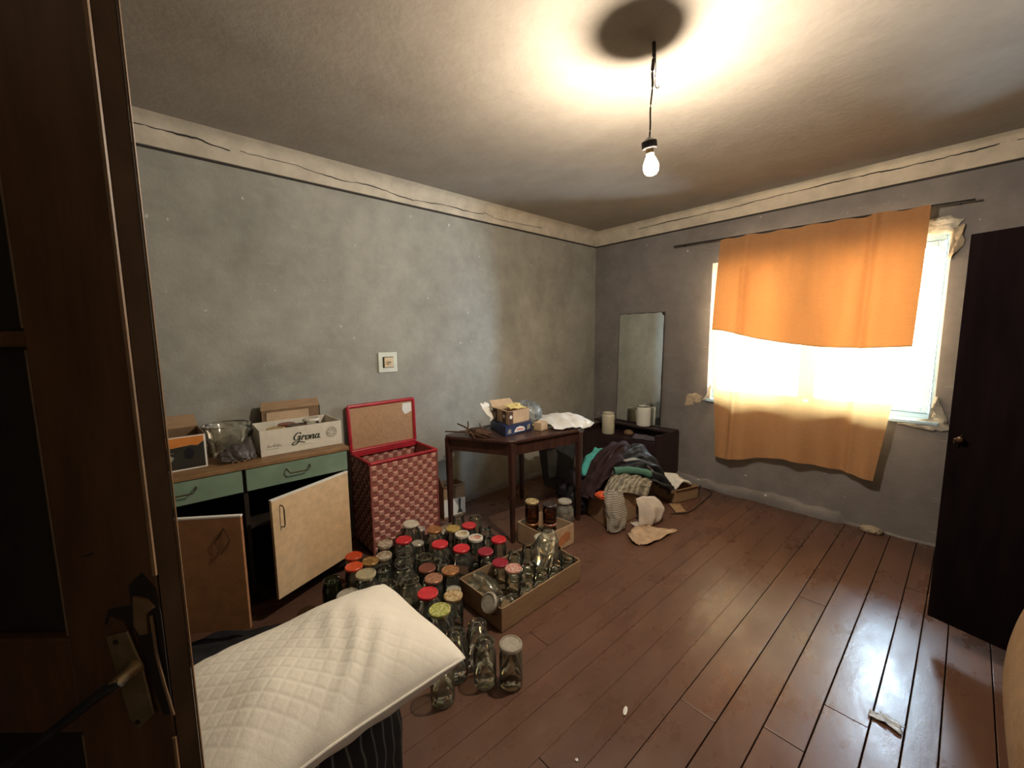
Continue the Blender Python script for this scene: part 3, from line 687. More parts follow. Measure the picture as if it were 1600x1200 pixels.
for rr in (.030, .023, .012):
    mm = stroke(gb, [(.375+rr*cos(a*pi/6), .085+rr*sin(a*pi/6)) for a in range(13)], .003, M_INKL, p0, 3); em_.add(mm.v, mm.f)
for a in range(6):
    mm = stroke(gb, [(.375+.012*cos(a*pi/3), .085+.012*sin(a*pi/3)), (.375+.023*cos(a*pi/3+.3), .085+.023*sin(a*pi/3+.3))], .003, M_INKL, p0, 3); em_.add(mm.v, mm.f)
em_.build('emblem', M_INKL, gb)

# ------------------------------------------------------------------ JARS
def jar_profile(kind, h):
    if kind == 'big':   # 3 l / 2 l wide shouldered preserving jar
        r, n = .068, .042
        return [(r*.86, .002), (r*.97, .010), (r, .022), (r, h*.62), (r*.97, h*.70), (r*.80, h*.80), (n*1.02, h*.875), (n, h*.90), (n, h*.955), (n*1.06, h*.965), (n*1.06, h*.985), (n, h*.992)], n
    if kind == 'small':
        r, n = .034, .031
        return [(r*.86, .002), (r, .008), (r, h*.74), (r*.93, h*.82), (n, h*.87), (n, h*.97), (n*.96, h*.99)], n
    r, n = .049, .040
    return [(r*.86, .002), (r*.97, .006), (r, .015), (r, h*.70), (r*.95, h*.77), (n*1.05, h*.85), (n, h*.88), (n, h*.95), (n*1.06, h*.96), (n*1.06, h*.982), (n, h*.99)], n
def make_jar(kind, h, lid, label, loc, glass=None, group=None, rot=None, lid_r=None, contents=None):
    t = thing('glass_jar', label, 'jar', loc, 0, group)
    if rot: t.rotation_euler = rot
    prof, nk = jar_profile(kind, h)
    MB().lathe(prof, 24, cap0=True).build('jar_body', glass or M_GLASS, t, smooth=True)
    MB().tube([((nk+.001)*cos(a*pi/10), (nk+.001)*sin(a*pi/10), h*.985) for a in range(21)], .0028, 5).build('rim', glass or M_GLASS, t, smooth=True)
    if contents: MB().lathe([(prof[1][0]*.9, .008), (prof[3][0]*.95, .02), (prof[3][0]*.95, h*contents[0])], 18, cap0=True, cap1=True).build('contents', contents[1], t, smooth=True)
    if lid:
        R = lid_r or nk+.0065
        if lid in ('greyplastic', 'khaki', 'cream', 'white'):
            pr = [(R, h-.016), (R+.003, h-.014), (R+.003, h-.004), (R, h), (R*.90, h+.001), (R*.86, h-.002), (0.001, h-.002)]
        elif lid in ('ring', 'creamring', 'pinkring'):
            pr = [(R, h-.014), (R, h), (R*.96, h+.002), (R*.72, h+.002), (R*.70, h-.002), (.001, h-.002)]
        else:
            pr = [(R, h-.014), (R+.001, h-.012), (R+.001, h-.002), (R-.002, h+.001), (R*.86, h+.001), (R*.83, h-.001), (.001, h-.001)]
        if lid in ('ring', 'creamring', 'pinkring'):
            l = MB().lathe(pr[:5], 24, cap0=False).build('lid', LID['white'] if lid != 'ring' else LID['ring'], t, smooth=True)
            MB().lathe([(R*.72, h-.003), (.001, h-.003)], 20, cap0=False).build('lid_center', LID[lid], l)
        else:
            MB().lathe(pr, 24, cap0=False).build('lid', LID[lid], t, smooth=True)
    return t
JARS = [["orange_red", 0.2, 0.623, -3.104, 0.052], ["orange", 0.2, 0.736, -3.145, 0.052], ["amber", 0.18, 0.71, -3.042, 0.052], ["khaki", 0.24, 0.914, -3.149, 0.072], ["greyplastic", 0.24, 1.028, -3.282, 0.072], ["ring", 0.18, 0.579, -2.893, 0.052], ["ring", 0.16, 0.672, -2.943, 0.052], ["red", 0.22, 0.685, -2.818, 0.072], ["white", 0.24, 0.548, -2.699, 0.072], ["smallsilver", 0.15, 0.49, -2.605, 0.036], ["smallsilver", 0.15, 0.658, -2.711, 0.036], ["copper", 0.22, 0.697, -2.608, 0.072], ["smallsilver", 0.15, 0.634, -2.518, 0.036], ["red", 0.22, 0.88, -2.681, 0.072], ["red", 0.22, 1.011, -2.614, 0.072], ["yellow", 0.19, 0.715, -2.477, 0.052], ["red", 0.2, 0.766, -2.384, 0.052], ["creamring", 0.19, 0.821, -2.478, 0.052], ["pinkring", 0.19, 0.921, -2.444, 0.052], ["red", 0.19, 1.035, -2.348, 0.052], ["copper", 0.2, 1.131, -2.771, 0.052], ["pinkcopper", 0.2, 1.135, -2.877, 0.052], ["darkcopper", 0.19, 1.012, -2.845, 0.052], ["smallsilver", 0.14, 1.214, -2.806, 0.036], ["gold", 0.18, 1.3, -2.865, 0.052], ["red", 0.23, 1.264, -2.986, 0.072], ["green", 0.23, 1.408, -3.008, 0.072], ["open", 0.186, 1.659, -2.947, 0.052], ["greyplastic", 0.186, 1.739, -2.871, 0.052], ["open", 0.19, 0.599, -2.357, 0.052], ["open", 0.19, 0.68, -2.271, 0.052], ["open", 0.2, 0.862, -3.033, 0.052], ["open", 0.21, 0.816, -2.882, 0.072], ["open", 0.2, 0.914, -2.803, 0.052], ["open", 0.24, 0.967, -2.963, 0.072], ["open", 0.2, 1.019, -3.078, 0.052], ["open", 0.24, 1.119, -3.002, 0.072], ["open", 0.19, 1.556, -2.909, 0.052], ["open", 0.2, 1.552, -3.019, 0.052], ["darkred", 0.17, 1.064, -2.477, 0.052], ["open", 0.17, 0.824, -2.295, 0.052], ["green_jar", 0.2, 0.78, -3.278, 0.052], ["open", 0.14, 0.426, -2.668, 0.052], ["open", 0.18, 0.999, -2.74, 0.052], ["open", 0.2, 1.318, -3.1, 0.052], ["open", 0.18, 1.611, -3.126, 0.052], ["open", 0.2, 1.077, -3.166, 0.052], ["open", 0.16, 0.929, -2.339, 0.052]]
HEAP = 'preserving jars standing on the floor'
JL = ['deep orange-red lidded jar beside the cream cabinet door, farther of the orange pair',
'bright orange lidded jar beside the cream cabinet door, nearer of the orange pair',
'amber gold lidded jar just right of the orange-red lidded one',
'large jar with a dull khaki plastic lid below the amber lid',
'large jar with a grey-brown plastic lid beside the pillow and cabinet door',
'jar with a pale ring-edged lid, farther of the ringed pair by the hamper',
'jar with a pale ring-edged lid, nearer of the ringed pair by the hamper',
'large jar with a red lid right in front of the hamper corner',
'large jar with a white lid touching the hamper front',
'small jar with a silver lid behind the copper lid at the hamper',
'small jar with a silver lid between red lids in front of the hamper',
'large jar with a copper lid at the right corner of the hamper',
'small jar with a silver lid beside the yellow lidded jar',
'large red lidded jar, left of the touching red pair in the middle',
'large red lidded jar, right of the touching red pair in the middle',
'jar with a mottled yellow lid at the back of the heap',
'small red lidded jar at the far edge next to the yellow lid',
'jar with a cream ring and brown centre lid behind the red pair',
'jar with a pinkish ring lid right of the cream ring lid',
'red lidded jar standing alone near the table leg',
'jar with a copper lid left of the big box of jars',
'jar with a pinkish copper lid above the lone red lid',
'jar with a dark copper lid in the shadowy middle of the heap',
'small silver lidded jar against the left side of the big box',
'jar with a gold patterned lid left of the big box corner',
'large jar with a bright red lid nearest the pillow',
'large jar with a mottled green and yellow lid near the pillow',
'open clear jar standing beside the frosted lidded jar at the front',
'jar with a grey frosted plastic lid, frontmost and rightmost on the floor']
OPEN_L = 'open clear glass jar without a lid among the lidded jars'
def depth_side(x, y):
    d = Vector((x, y, 0))-CAM; return d.dot(Vector((FW.x, FW.y, 0)).normalized()), d.dot(_rt)
SHORT = ['orange-red lidded jar', 'bright orange lidded jar', 'amber lidded jar', 'khaki lidded jar', 'grey-brown lidded jar by the pillow', 'farther ringed-lid jar', 'nearer ringed-lid jar',
'red lidded jar at the hamper corner', 'white lidded jar', 'silver lidded jar by the hamper', 'silver lidded jar between red ones', 'big copper lidded jar at the hamper', 'silver lidded jar by the yellow lid',
'left jar of the red pair', 'right jar of the red pair', 'yellow lidded jar', 'farthest red lidded jar', 'cream ring lidded jar', 'pink ring lidded jar', 'red lidded jar near the table leg',
'copper lidded jar by the tray', 'pinkish copper lidded jar', 'dark copper lidded jar', 'silver lidded jar against the tray', 'gold patterned lidded jar', 'red lidded jar nearest the pillow', 'green-yellow lidded jar', None, 'frosted lidded jar at the front']
USED = set()
def near_label(i):
    x, y = JARS[i][2], JARS[i][3]; c = sorted((hypot(x-JARS[k][2], y-JARS[k][3]), k) for k in range(29) if SHORT[k])
    d0, s0 = depth_side(x, y)
    for _, k in c:
        d1, s1 = depth_side(JARS[k][2], JARS[k][3]); dd, ds = d0-d1, s0-s1
        rel = ('right of' if ds > 0 else 'left of') if abs(ds) > abs(dd) else ('behind' if dd > 0 else 'in front of')
        lb = 'open clear jar '+rel+' the '+SHORT[k]
        if (rel, k) not in USED and len(lb.split()) <= 16: USED.add((rel, k)); return lb
for i, (k, z, x, y, r) in enumerate(JARS):
    kind = 'big' if r > .06 else 'small' if r < .04 else 'mid'
    lid = k; gl = M_GLASS
    if k == 'open': lid = None; gl = M_GLASS if i % 3 else M_GLASSY
    lab = JL[i] if i < len(JL) else near_label(i)
    if k == 'darkred': lab = 'jar with a dull dark red lid left of the big box'
    if k == 'green_jar': lab = 'dark green glass jar under the open cream cabinet door'; lid = None; gl = M_GLASSG
    if k == 'greyplastic' and i > 20: gl = M_GLASSY
    make_jar(kind, z, lid, lab, (x, y, .0015), gl, HEAP)
# jars inside the fruit carton on the cabinet
make_jar('mid', .150, 'white', 'white lidded jar of red preserve in the white carton', (.20, -3.17, ZT+.006), None, None, contents=(.7, simple('preserve', (.35, .05, .02), .4)))
make_jar('mid', .132, 'black', 'dark lidded jar in the middle of the white carton', (.26, -3.27, ZT+.006))
make_jar('mid', .135, 'creamgold', 'gold lidded jar at the left side of the white carton', (.29, -3.385, ZT+.006))
make_jar('mid', .128, 'darkcopper', 'brown lidded jar at the back of the white carton', (.16, -3.30, ZT+.006))
# upright brown carton behind it
bk, P = open_box('brown_carton', 'upright open brown cardboard carton behind the white carton', 'box', [(.078, -3.08), (.078, -3.42), (.012, -3.42), (.012, -3.08)], ZT, .215, M_CARDD, flaps=((0, 100, .05),), inner=M_CARD)
MB().bbox((P[0].x+.001, P[1].y+.03, .10), (P[0].x+.005, P[0].y-.07, .200)).build('inner_sheet', M_CARDL, bk)

# ================================================================== WOVEN HAMPER
hp = thing('laundry_hamper', 'red woven laundry hamper with its lid open against the wall', 'hamper', (.215, -2.63, 0))
hx0, hx1, hy0, hy1, hh = -.165, .155, -.25, .25, .65
m = MB(); m.bbox((hx0, hy0, .01), (hx1, hy0+.006, hh-.02)).bbox((hx0, hy1-.006, .01), (hx1, hy1, hh-.02)).bbox((hx0, hy0, .01), (hx0+.006, hy1, hh-.02)).bbox((hx1-.006, hy0, .01), (hx1, hy1, hh-.02)).bbox((hx0, hy0, .01), (hx1, hy1, .018))
m.build('basket', M_REDD, hp)
def weave(face):
    m = MB(); nu = 13 if face in ('f', 'b', 'bi') else 8; nv = 17
    for i in range(nu):
        for j in range(nv):
            if (i+j) % 2: continue
            z0, z1 = .02+(hh-.05)*j/nv, .02+(hh-.05)*(j+1)/nv
            if face in ('f', 'bi'):
                a, b = hy0+.006+(.488)*i/nu, hy0+.006+.488*(i+1)/nu; X = hx1 if face == 'f' else hx0+.006
                q = [(X, a, z0), (X, b, z0), (X, b, z1), (X, a, z1)]; n = Vector((1, 0, 0))
            else:
                a, b = hx0+.006+(.308)*i/nu, hx0+.006+.308*(i+1)/nu; Y = hy0 if face == 'l' else hy1
                q = [(a, Y, z0), (b, Y, z0), (b, Y, z1), (a, Y, z1)]; n = Vector((0, -1 if face == 'l' else 1, 0))
            q = [Vector(p) for p in q]; c = sum(q, Vector())/4
            t1 = [c+(p-c)*1.04 for p in q]; t2 = [c+(p-c)*.62+n*.007 for p in q]
            m.add(t1+t2, [(4, 5, 6, 7), (0, 1, 5, 4), (1, 2, 6, 5), (2, 3, 7, 6), (3, 0, 4, 7)])
    return m
for f_ in ('f', 'bi', 'l', 'r'):
    o = weave(f_).build('woven_strips', M_PINK if f_ != 'l' else M_PINK, hp, smooth=False); o['kind'] = 'stuff'
m = MB(); R_ = .012
for a, b in (((hx0, hy0), (hx1, hy0)), ((hx1, hy0), (hx1, hy1)), ((hx1, hy1), (hx0, hy1)), ((hx0, hy1), (hx0, hy0))):
    m.tube([(a[0], a[1], hh-.012), (b[0], b[1], hh-.012)], R_, 8)
m.bbox((hx0-.006, hy0-.006, hh-.03), (hx0+.03, hy1+.006, hh-.006))
m.build('rim', M_RED, hp, smooth=True)
for x, y in ((hx0, hy0), (hx1, hy0), (hx1, hy1), (hx0, hy1)):
    MB().tube([(x, y, .005), (x, y, hh-.02)], .008, 8).build('corner_post', M_REDD, hp)
# lid leaning open
lidh = Vector((hx0+.0, 0, hh-.005)); tl = radians(92.5); LD = .33; e = Vector((cos(tl), 0, sin(tl))); nn = Vector((sin(tl), 0, -cos(tl)))
def lidbox(m, s0, s1, y0, y1, d0, d1):
    v = [lidh+e*s_+nn*d+Vector((0, y, 0)) for s_ in (s0, s1) for y in (y0, y1) for d in (d0, d1)]
    m.add(v, [(0, 1, 3, 2), (4, 6, 7, 5), (0, 4, 5, 1), (2, 3, 7, 6), (0, 2, 6, 4), (1, 5, 7, 3)])
lo = MB(); lidbox(lo, .01, LD, hy0+.0, hy1-.0, -.012, .0); lid_o = lo.build('lid', M_HARDB, hp)
m = MB()
for a, b in ((( .01), (hy0)), ):
    pass
pts = [lidh+e*.01+Vector((0, hy0, 0)), lidh+e*LD+Vector((0, hy0-.004, 0)), lidh+e*(LD+.006)+Vector((0, hy1+.004, 0)), lidh+e*.01+Vector((0, hy1, 0)), lidh+e*.01+Vector((0, hy0, 0))]
for a, b in zip(pts[:-1], pts[1:]): m.tube([a+nn*.0, b+nn*.0], .0135, 8)
m.build('lid_piping', M_RED, lid_o, smooth=True)
v = [lidh+e*s_+nn*.0015+Vector((0, y, 0)) for s_, y in ((LD-.02, .16), (LD-.02, .235), (LD-.085, .235), (LD-.10, .20), (LD-.105, .175), (LD-.07, .155))]
v2 = [q+nn*.0012 for q in v]; k = len(v)
MB().add(v+v2, [tuple(range(k)), tuple(range(2*k-1, k-1, -1))]+[(i, (i+1) % k, k+(i+1) % k, k+i) for i in range(k)]).build('torn_paper', M_PAPER, lid_o)

# ================================================================== carton beside the hamper
sc_, P = open_box('small_carton', 'small brown and white carton between hamper and table', 'box', [(.225, -2.24), (.245, -2.05), (.10, -2.04), (.08, -2.23)], 0.001, .27, M_CARD, flaps=((0, 15, .02), (3, 70, .09)), inner=M_CARD)
p0, p1 = P[0], P[1]; Lf = (p1-p0).length
fprint('white_print', [(0, .02), (Lf, .02), (Lf, .15), (0, .165)], M_PAPER, 0, sc_, p0, p1)
fprint('black_print', [(.04, .03), (.08, .03), (.07, .10), (.055, .115), (.045, .08)], M_INK, .0012, sc_, p0, p1)
fprint('black_print', [(.115, .03), (.165, .03), (.145, .07), (.150, .15), (.128, .15), (.130, .07)], M_INK, .0012, sc_, p0, p1)
fprint('tape', [(.09, .17), (.105, .17), (.108, .268), (.094, .268)], M_CARDD, .0012, sc_, p0, p1)

# ================================================================== TABLE
TZ = .745
tcor = [(.885, -2.105), (.395, -2.36), (.30, -1.46), (.985, -1.42)]
tc = Vector((.64, -1.80, 0))
tab = thing('dining_table', 'dark brown wooden table with rounded corners against the grey wall', 'table', (tc.x, tc.y, 0))
def rounded(pts, r, n=6):
    out = []
    for i in range(len(pts)):
        p = Vector((*pts[i], 0)); a = (Vector((*pts[i-1], 0))-p).normalized(); b = (Vector((*pts[(i+1) % len(pts)], 0))-p).normalized()
        A, B = p+a*r, p+b*r
        for k in range(n+1):
            t = k/n; q = A*(1-t)**2+p*2*t*(1-t)+B*t*t; out.append((q.x, q.y))
    return out
rp = [(x-tc.x, y-tc.y) for x, y in rounded(tcor, .09)]
MB().prism(rp, TZ-.024, TZ).build('tabletop', M_TABLE, tab, bevel=.006, smooth=True)
ins = [Vector((x-tc.x, y-tc.y, 0))*.90 for x, y in tcor]
for i in range(4):
    a, b = ins[i], ins[(i+1) % 4]; c = (a+b)/2; d = b-a
    MB().box((c.x, c.y, TZ-.067), (d.length-.02, .020, .086), atan2(d.y, d.x)).build('apron', M_TABLE, tab, bevel=.002)
for p in ins:
    m = MB(); m.add([(p.x+sx*w, p.y+sy*w, z) for z, w in ((0.0, .013), (TZ-.024, .021)) for sx, sy in ((-1, -1), (1, -1), (1, 1), (-1, 1))], [(3, 2, 1, 0), (4, 5, 6, 7), (0, 1, 5, 4), (1, 2, 6, 5), (2, 3, 7, 6), (3, 0, 4, 7)])
    m.build('leg', M_TABLE, tab, bevel=.003)
# boxes and papers on the table
M_NAVY = simple('print_navy_blue', (.022, .035, .10), .4, .3, 20, .1); M_BRWN = simple('print_chocolate', (.07, .028, .016), .5, .2)
nv, P = open_box('navy_carton', 'flat navy blue printed carton under the tan box on the table', 'box', [(.760, -2.045), (.742, -1.765), (.52, -1.72), (.46, -1.94)], TZ, .072, M_NAVY)
nv_top = MB().prism([(p.x, p.y) for p in P], .069, .073).build('top_sheet', M_NAVY, nv)
p0, p1 = P[0], P[1]; Lf = (p1-p0).length
fprint('label_print', [(.09, .018), (.20, .015), (.205, .028), (.19, .046), (.15, .055), (.115, .050), (.10, .035)], M_PAPER, 0, nv, p0, p1)
fprint('label_print', [(.11, .028), (.19, .026), (.185, .036), (.12, .040)], simple('print_pink', (.50, .16, .18), .6), .0012, nv, p0, p1)
fprint('pale_print', [(.022, .015), (.06, .018), (.055, .050), (.03, .045)], M_INKL, 0, nv, p0, p1)
fprint('pale_print', [(.225, .015), (.26, .018), (.262, .055), (.235, .052)], M_INKL, 0, nv, p0, p1)
tn, P = open_box('tan_carton', 'open tan carton with chocolate bands and white dots atop the navy one', 'box', [(.735, -1.99), (.715, -1.765), (.52, -1.74), (.50, -1.95)], TZ+.0735, .098, M_CARDL, flaps=((2, 40, .07), (3, 20, .05)), inner=M_CARDL)
for pa, pb, bands, dots in ((P[0], P[1], ((.0, .045),), (.022,)), (P[3], P[0], ((.02, .07), (.15, .20)), (.045, .175))):
    for a, b in bands: fprint('brown_band', [(a, .004), (b, .004), (b, .095), (a, .095)], M_BRWN, 0, tn, pa, pb)
    for a in dots: fprint('white_dot', [(a+.014*cos(k*pi/6), .055+.014*sin(k*pi/6)) for k in range(12)], M_PAPER, .0012, tn, pa, pb)
M_YEL = simple('paper_yellow', (.75, .62, .25), .8, .08, 12, .1)
def sheet(name, label, pts, mat, seed=1, amp=.006, lift=.004, cat='paper', th=.002):
    """crumpled sheet over a quad of world points"""
    a, b, c, d = [Vector(p) for p in pts]
    def fn(u, v):
        q = a*(1-u)*(1-v)+b*u*(1-v)+c*u*v+d*(1-u)*v
        q = q+Vector((fold_noise(u, v, 3, seed)*.02, fold_noise(u, v, 3, seed+2)*.02, lift+amp+amp*1.6*fold_noise(u*2, v*2, 2.2, seed+4))); return q
    o = MB().grid(fn, 14, 14).build(name, mat, smooth='all', solid=th)
    return tag(o, label, cat) if label else o
ZB = TZ+.0735+.098
sheet('paper_sheet', 'yellow paper lying on top of the tan carton', [(.70, -1.93, ZB), (.715, -1.80, ZB), (.57, -1.76, ZB+.015), (.56, -1.90, ZB+.01)], M_YEL, 2)
sheet('paper_sheet', 'crumpled white paper leaning behind the tan carton', [(.60, -2.05, TZ+.06), (.56, -1.97, TZ+.09), (.50, -1.99, TZ+.19), (.53, -2.08, TZ+.20)], M_PAPER, 3, .012, .01)
tag(MB().box((.775, -1.70, TZ+.032), (.07, .085, .062), radians(8)).build('small_box', M_CARDL, bevel=.002), 'small plain tan box right of the navy carton', 'box')
M_BAGW = simple('white_plastic_bag', (.74, .74, .72), .35, .08, 10, .3)
wb = cloth('white_bag', [[(.88, -1.66, TZ+.008), (.96, -1.52, TZ+.014), (1.01, -1.40, TZ+.005)], [(.80, -1.62, TZ+.03), (.90, -1.46, TZ+.055), (1.0, -1.34, TZ+.035)], [(.68, -1.60, TZ+.035), (.76, -1.42, TZ+.085), (.88, -1.33, TZ+.05)], [(.56, -1.55, TZ+.02), (.62, -1.44, TZ+.06), (.74, -1.38, TZ+.02)]], M_BAGW, nu=34, nv=34, amp=.010, freq=3, seed=7, solid=.003, floor=TZ+.004)
tag(wb, 'crumpled white plastic bag at the right end of the table', 'bag')
for i, (pts, m_, lb) in enumerate((([(.78, -1.62), (.92, -1.56), (.86, -1.46), (.74, -1.52)], M_PAPER, 'white sheet of paper under the white plastic bag'), ([(.64, -1.66), (.74, -1.62), (.69, -1.52), (.58, -1.56)], M_YEL, 'yellowish sheet of paper on the table behind the small tan box'))):
    sheet('paper_sheet', lb, [(x, y, TZ) for x, y in pts], m_, 8+i, .002, .002)
fo = blob('grey_foil', 'crumpled translucent grey plastic film behind the boxes on the table', 'plastic film', (.50, -1.60, TZ+.001), (.13, .12, .10), M_GREYBAG, 6, .2)
fo.data.materials[0] = glass_mat('film_plastic', (.80, .84, .84), .2, 1.4, .35, (.55, .58, .58))
M_TWIG = simple('twig_brown', (.10, .055, .030), .8, .3, 30, .3)
for i, (a, b) in enumerate((((.66, -2.24, .010), (.36, -2.18, .055)), ((.62, -2.20, .012), (.50, -1.98, .03)), ((.70, -2.17, .006), (.42, -2.33, .03)), ((.64, -2.14, .01), (.40, -2.00, .035)), ((.58, -2.26, .02), (.38, -2.10, .06)), ((.74, -2.12, .006), (.45, -2.22, .02)))):
    a, b = Vector(a), Vector(b); a.z += TZ; b.z += TZ
    mid = a.lerp(b, .5)+Vector((0, .012*(-1)**i, .012)); m = MB(); m.tube(catmull([a, mid, b], 5), .004 if i % 2 else .0055, 6)
    o = m.build('twig', M_TWIG, smooth=True); tag(o, 'dry brown stick on the left of the table, '+('running back with its tip raised', 'leaning towards the tan carton', 'crossing towards the left table corner', 'farthest back beside the white crumpled paper', 'raised steeply over the brown rag', 'lowest and nearest the rounded table corner')[i], 'stick', 'sticks on the table')
nb = blob('rag', 'small dark brown crumpled rag under the sticks on the table', 'rag', (.56, -2.12, TZ+.001), (.10, .055, .022), simple('rag_brown', (.09, .045, .03), .9, .4), 9, .25)

# ================================================================== LOW VANITY UNIT AND MIRROR
van = thing('low_cabinet', 'low dark maroon stepped cabinet under the mirror', 'cabinet', (1.055, -.01, 0))
# local x negative to the left; y negative towards the room
vx0 = -.93
m = MB(); m.prism([(0, 0), (-.025, 0), (-.075, -.35), (-.050, -.35)], .0, .50); m.build('side_panel', M_DARKWOOD, van, bevel=.003)
MB().bbox((vx0, -.33, 0), (vx0+.022, 0, .46)).build('side_panel', M_DARKWOOD, van, bevel=.003)
MB().bbox((vx0, -.155, .498), (-.005, -.002, .518)).build('top_board', M_DARKWOOD, van, bevel=.003)
MB().prism([(vx0+.022, -.02), (-.028, -.02), (-.075, -.345), (vx0+.022, -.335)], .400, .418).build('shelf', M_DARKWOOD, van)
MB().prism([(vx0+.022, -.325), (-.076, -.335), (-.078, -.352), (vx0+.022, -.342)], .10, .405).build('front_panel', M_DARKWOOD, van, bevel=.003)
MB().bbox((vx0+.022, -.018, .05), (-.022, -.006, .498)).build('back_panel', M_DARKWOOD, van)
mir = thing('wall_mirror', 'tall frameless mirror with worn dark edges leaning on the far wall', 'mirror', (.61, -.062, .522))
tm = NT('mirror_glass'); v_ = tm.coord(); tm.bsdf.inputs['Metallic'].default_value = 1; tm.bsdf.inputs['Roughness'].default_value = .06
nz = tm.noise(v_, 30, 5, .7); tm.link(tm.ramp(nz, [(.3, (.74, .82, .85)), (.7, (.84, .92, .95))]), tm.bsdf.inputs['Base Color'])
mw, mh = .262, 1.165
ol = []
for a, b in (((-mw, 0), (mw, 0)), ((mw, 0), (mw, mh)), ((mw, mh), (-mw, mh)), ((-mw, mh), (-mw, 0))):
    for k in range(14):
        t = k/14; x, z = a[0]+(b[0]-a[0])*t, a[1]+(b[1]-a[1])*t
        ins_ = .006+.006*noise.noise(Vector((x*40, z*40, 3)))
        ol.append((x*(1-ins_/mw) if abs(x) > mw-.001 else x, min(max(z, ins_), mh-ins_)))
mt = MB(); k = len(ol)
mt.add([(x, 0, z) for x, z in ol]+[(x, .002, z) for x, z in ol], [tuple(range(k)), tuple(range(2*k-1, k-1, -1))]+[(i, (i+1) % k, k+(i+1) % k, k+i) for i in range(k)])
mt.build('mirror_glass', tm.m, mir)
MB().bbox((-mw, .003, 0), (mw, .008, mh)).build('backing', M_DARKWOOD, mir)
flat('chipped_corner', [(mw-.035, mh), (mw, mh), (mw, mh-.04), (mw-.02, mh-.03)], -.001, .001, M_DARKWOOD, mir)
mir.rotation_euler = (radians(-1.6), 0, radians(0))
M_ENAM = simple('enamel_cream', (.66, .62, .47), .35, .06, 12, .05)
M_ENW = simple('enamel_white', (.72, .72, .66), .35, .06, 12, .05)
def can(label, loc, r, h, mat, cap):
    t = thing('enamel_jar', label, 'jar', loc)
    MB().lathe([(r*.92, .001), (r, .008), (r, h*.86), (r*.95, h*.9), (r*.86, h*.92), (r*.86, h*.99), (r*.80, h), (r*.78, h*.95), (.001, h*.94)], 26).build('jar_body', mat, t, smooth=True)
    MB().tube([(r*.87*cos(a*pi/12), r*.87*sin(a*pi/12), h*.985) for a in range(25)], .004, 6).build('rim', cap, t, smooth=True)
    return t
pz = at_z(942, 681, .42)
can('cream coloured cylindrical jar on the lower shelf of the low cabinet', (.415, -.30, .4195), .066, .225, M_ENAM, M_ENAM)
can('white cylindrical jar with faint pink stain in front of the mirror', (.715, -.105, .519), .070, .210, M_ENW, M_GREYBAG)
bw = blob('small_bundle', 'small brown rounded bundle on the low cabinet shelf', 'bundle', (.60, -.20, .419), (.05, .04, .03), M_CARDD, 3, .1)
bw2 = cloth('folded_cloth', [[(.72, -.33, .425), (.84, -.30, .425), (.96, -.28, .425)], [(.70, -.26, .45), (.83, -.24, .455), (.95, -.22, .44)], [(.70, -.18, .43), (.82, -.18, .43), (.95, -.17, .43)]], simple('cloth_violet_grey', (.10, .09, .115), .9, .3), nu=20, nv=16, amp=.006, freq=2, seed=3, solid=.004, floor=.4205)
tag(bw2, 'folded dark violet-grey cloth in the open compartment of the low cabinet', 'cloth')

# ================================================================== BIG BOX OF JARS, SMALL BOX OF JARS, BACK TRAY
bb, P = open_box('cardboard_tray', 'large low cardboard tray full of empty glass jars', 'box', [(1.49, -2.71), (1.47, -2.075), (1.13, -2.055), (1.13, -2.715)], .0015, .125, M_CARD, th=.006)
bjars = [((1.20, -2.13, .008), None, 'mid', .185, 'cream', 'upright jar with a grey-cream lid at the far corner of the large tray'),
 ((1.43, -2.35, .215), (radians(-78), 0, radians(35)), 'big', .22, None, 'large clear jar lying tipped on top of the jars in the large tray'),
 ((1.315, -2.475, .008), None, 'mid', .165, 'rosewhite', 'jar with a pink and white patterned lid in the large tray'),
 ((1.420, -2.60, .055), (radians(58), 0, 0), 'mid', .165, 'greyplastic', 'jar leaning with its round grey plastic lid over the tray corner'),
 ((1.155, -2.625, .078), (0, radians(90), 0), 'big', .20, None, 'large dusty jar lying on its side in the near left corner of the large tray'),
 ((1.200, -2.475, .008), None, 'mid', .15, 'darkred', 'jar with a dark red lid at the left side of the large tray')]
for k_, (x, y) in enumerate([(1.305, -2.13), (1.415, -2.13), (1.20, -2.245), (1.31, -2.245), (1.42, -2.245), (1.20, -2.36), (1.31, -2.36), (1.42, -2.36), (1.425, -2.475)]):
    bjars.append(((x, y, .008), None, 'mid', (.15, .13, .16, .145, .135, .16, .14, .135, .12)[k_], None, 'empty clear jar in the large tray, '+('back row beside the grey-cream lid', 'back row at the far right corner', 'second row at the left wall', 'second row in the middle', 'second row at the right wall', 'third row at the left wall', 'third row just behind the pink and white lid', 'third row at the right wall', 'right wall beside the pink and white lid')[k_]))
for loc, rot, kind, h_, lid, lb in bjars:
    make_jar(kind, h_, lid, lb or 'empty clear jar without a lid inside the large cardboard tray', loc, M_GLASSY if kind == 'big' else M_GLASS, 'empty jars in the large tray' if not lb else None, rot)
sb2, P = open_box('cardboard_box', 'small cardboard box with stacked dark jars beside the table leg', 'box', [(1.155, -2.045), (1.165, -1.77), (.875, -1.80), (.875, -2.045)], .0015, .15, M_CARDL, th=.005)
p0, p1 = P[0], P[1]
fprint('orange_print', [(.09, .035), (.16, .03), (.235, .05), (.24, .10), (.20, .115), (.15, .10)], simple('print_rust', (.50, .20, .08), .7), 0, sb2, p0, p1)
q = at_z(823, 808, .165); make_jar('mid', .155, 'copper', 'lower brown jar with a copper lid in the small box, under the gold lid', (.965, -1.985, .008), M_GLASSD)
make_jar('mid', .150, 'creamgold', 'upper dark jar with a cream-gold lid stacked in the small box', (.965, -1.985, .166), M_GLASSD)
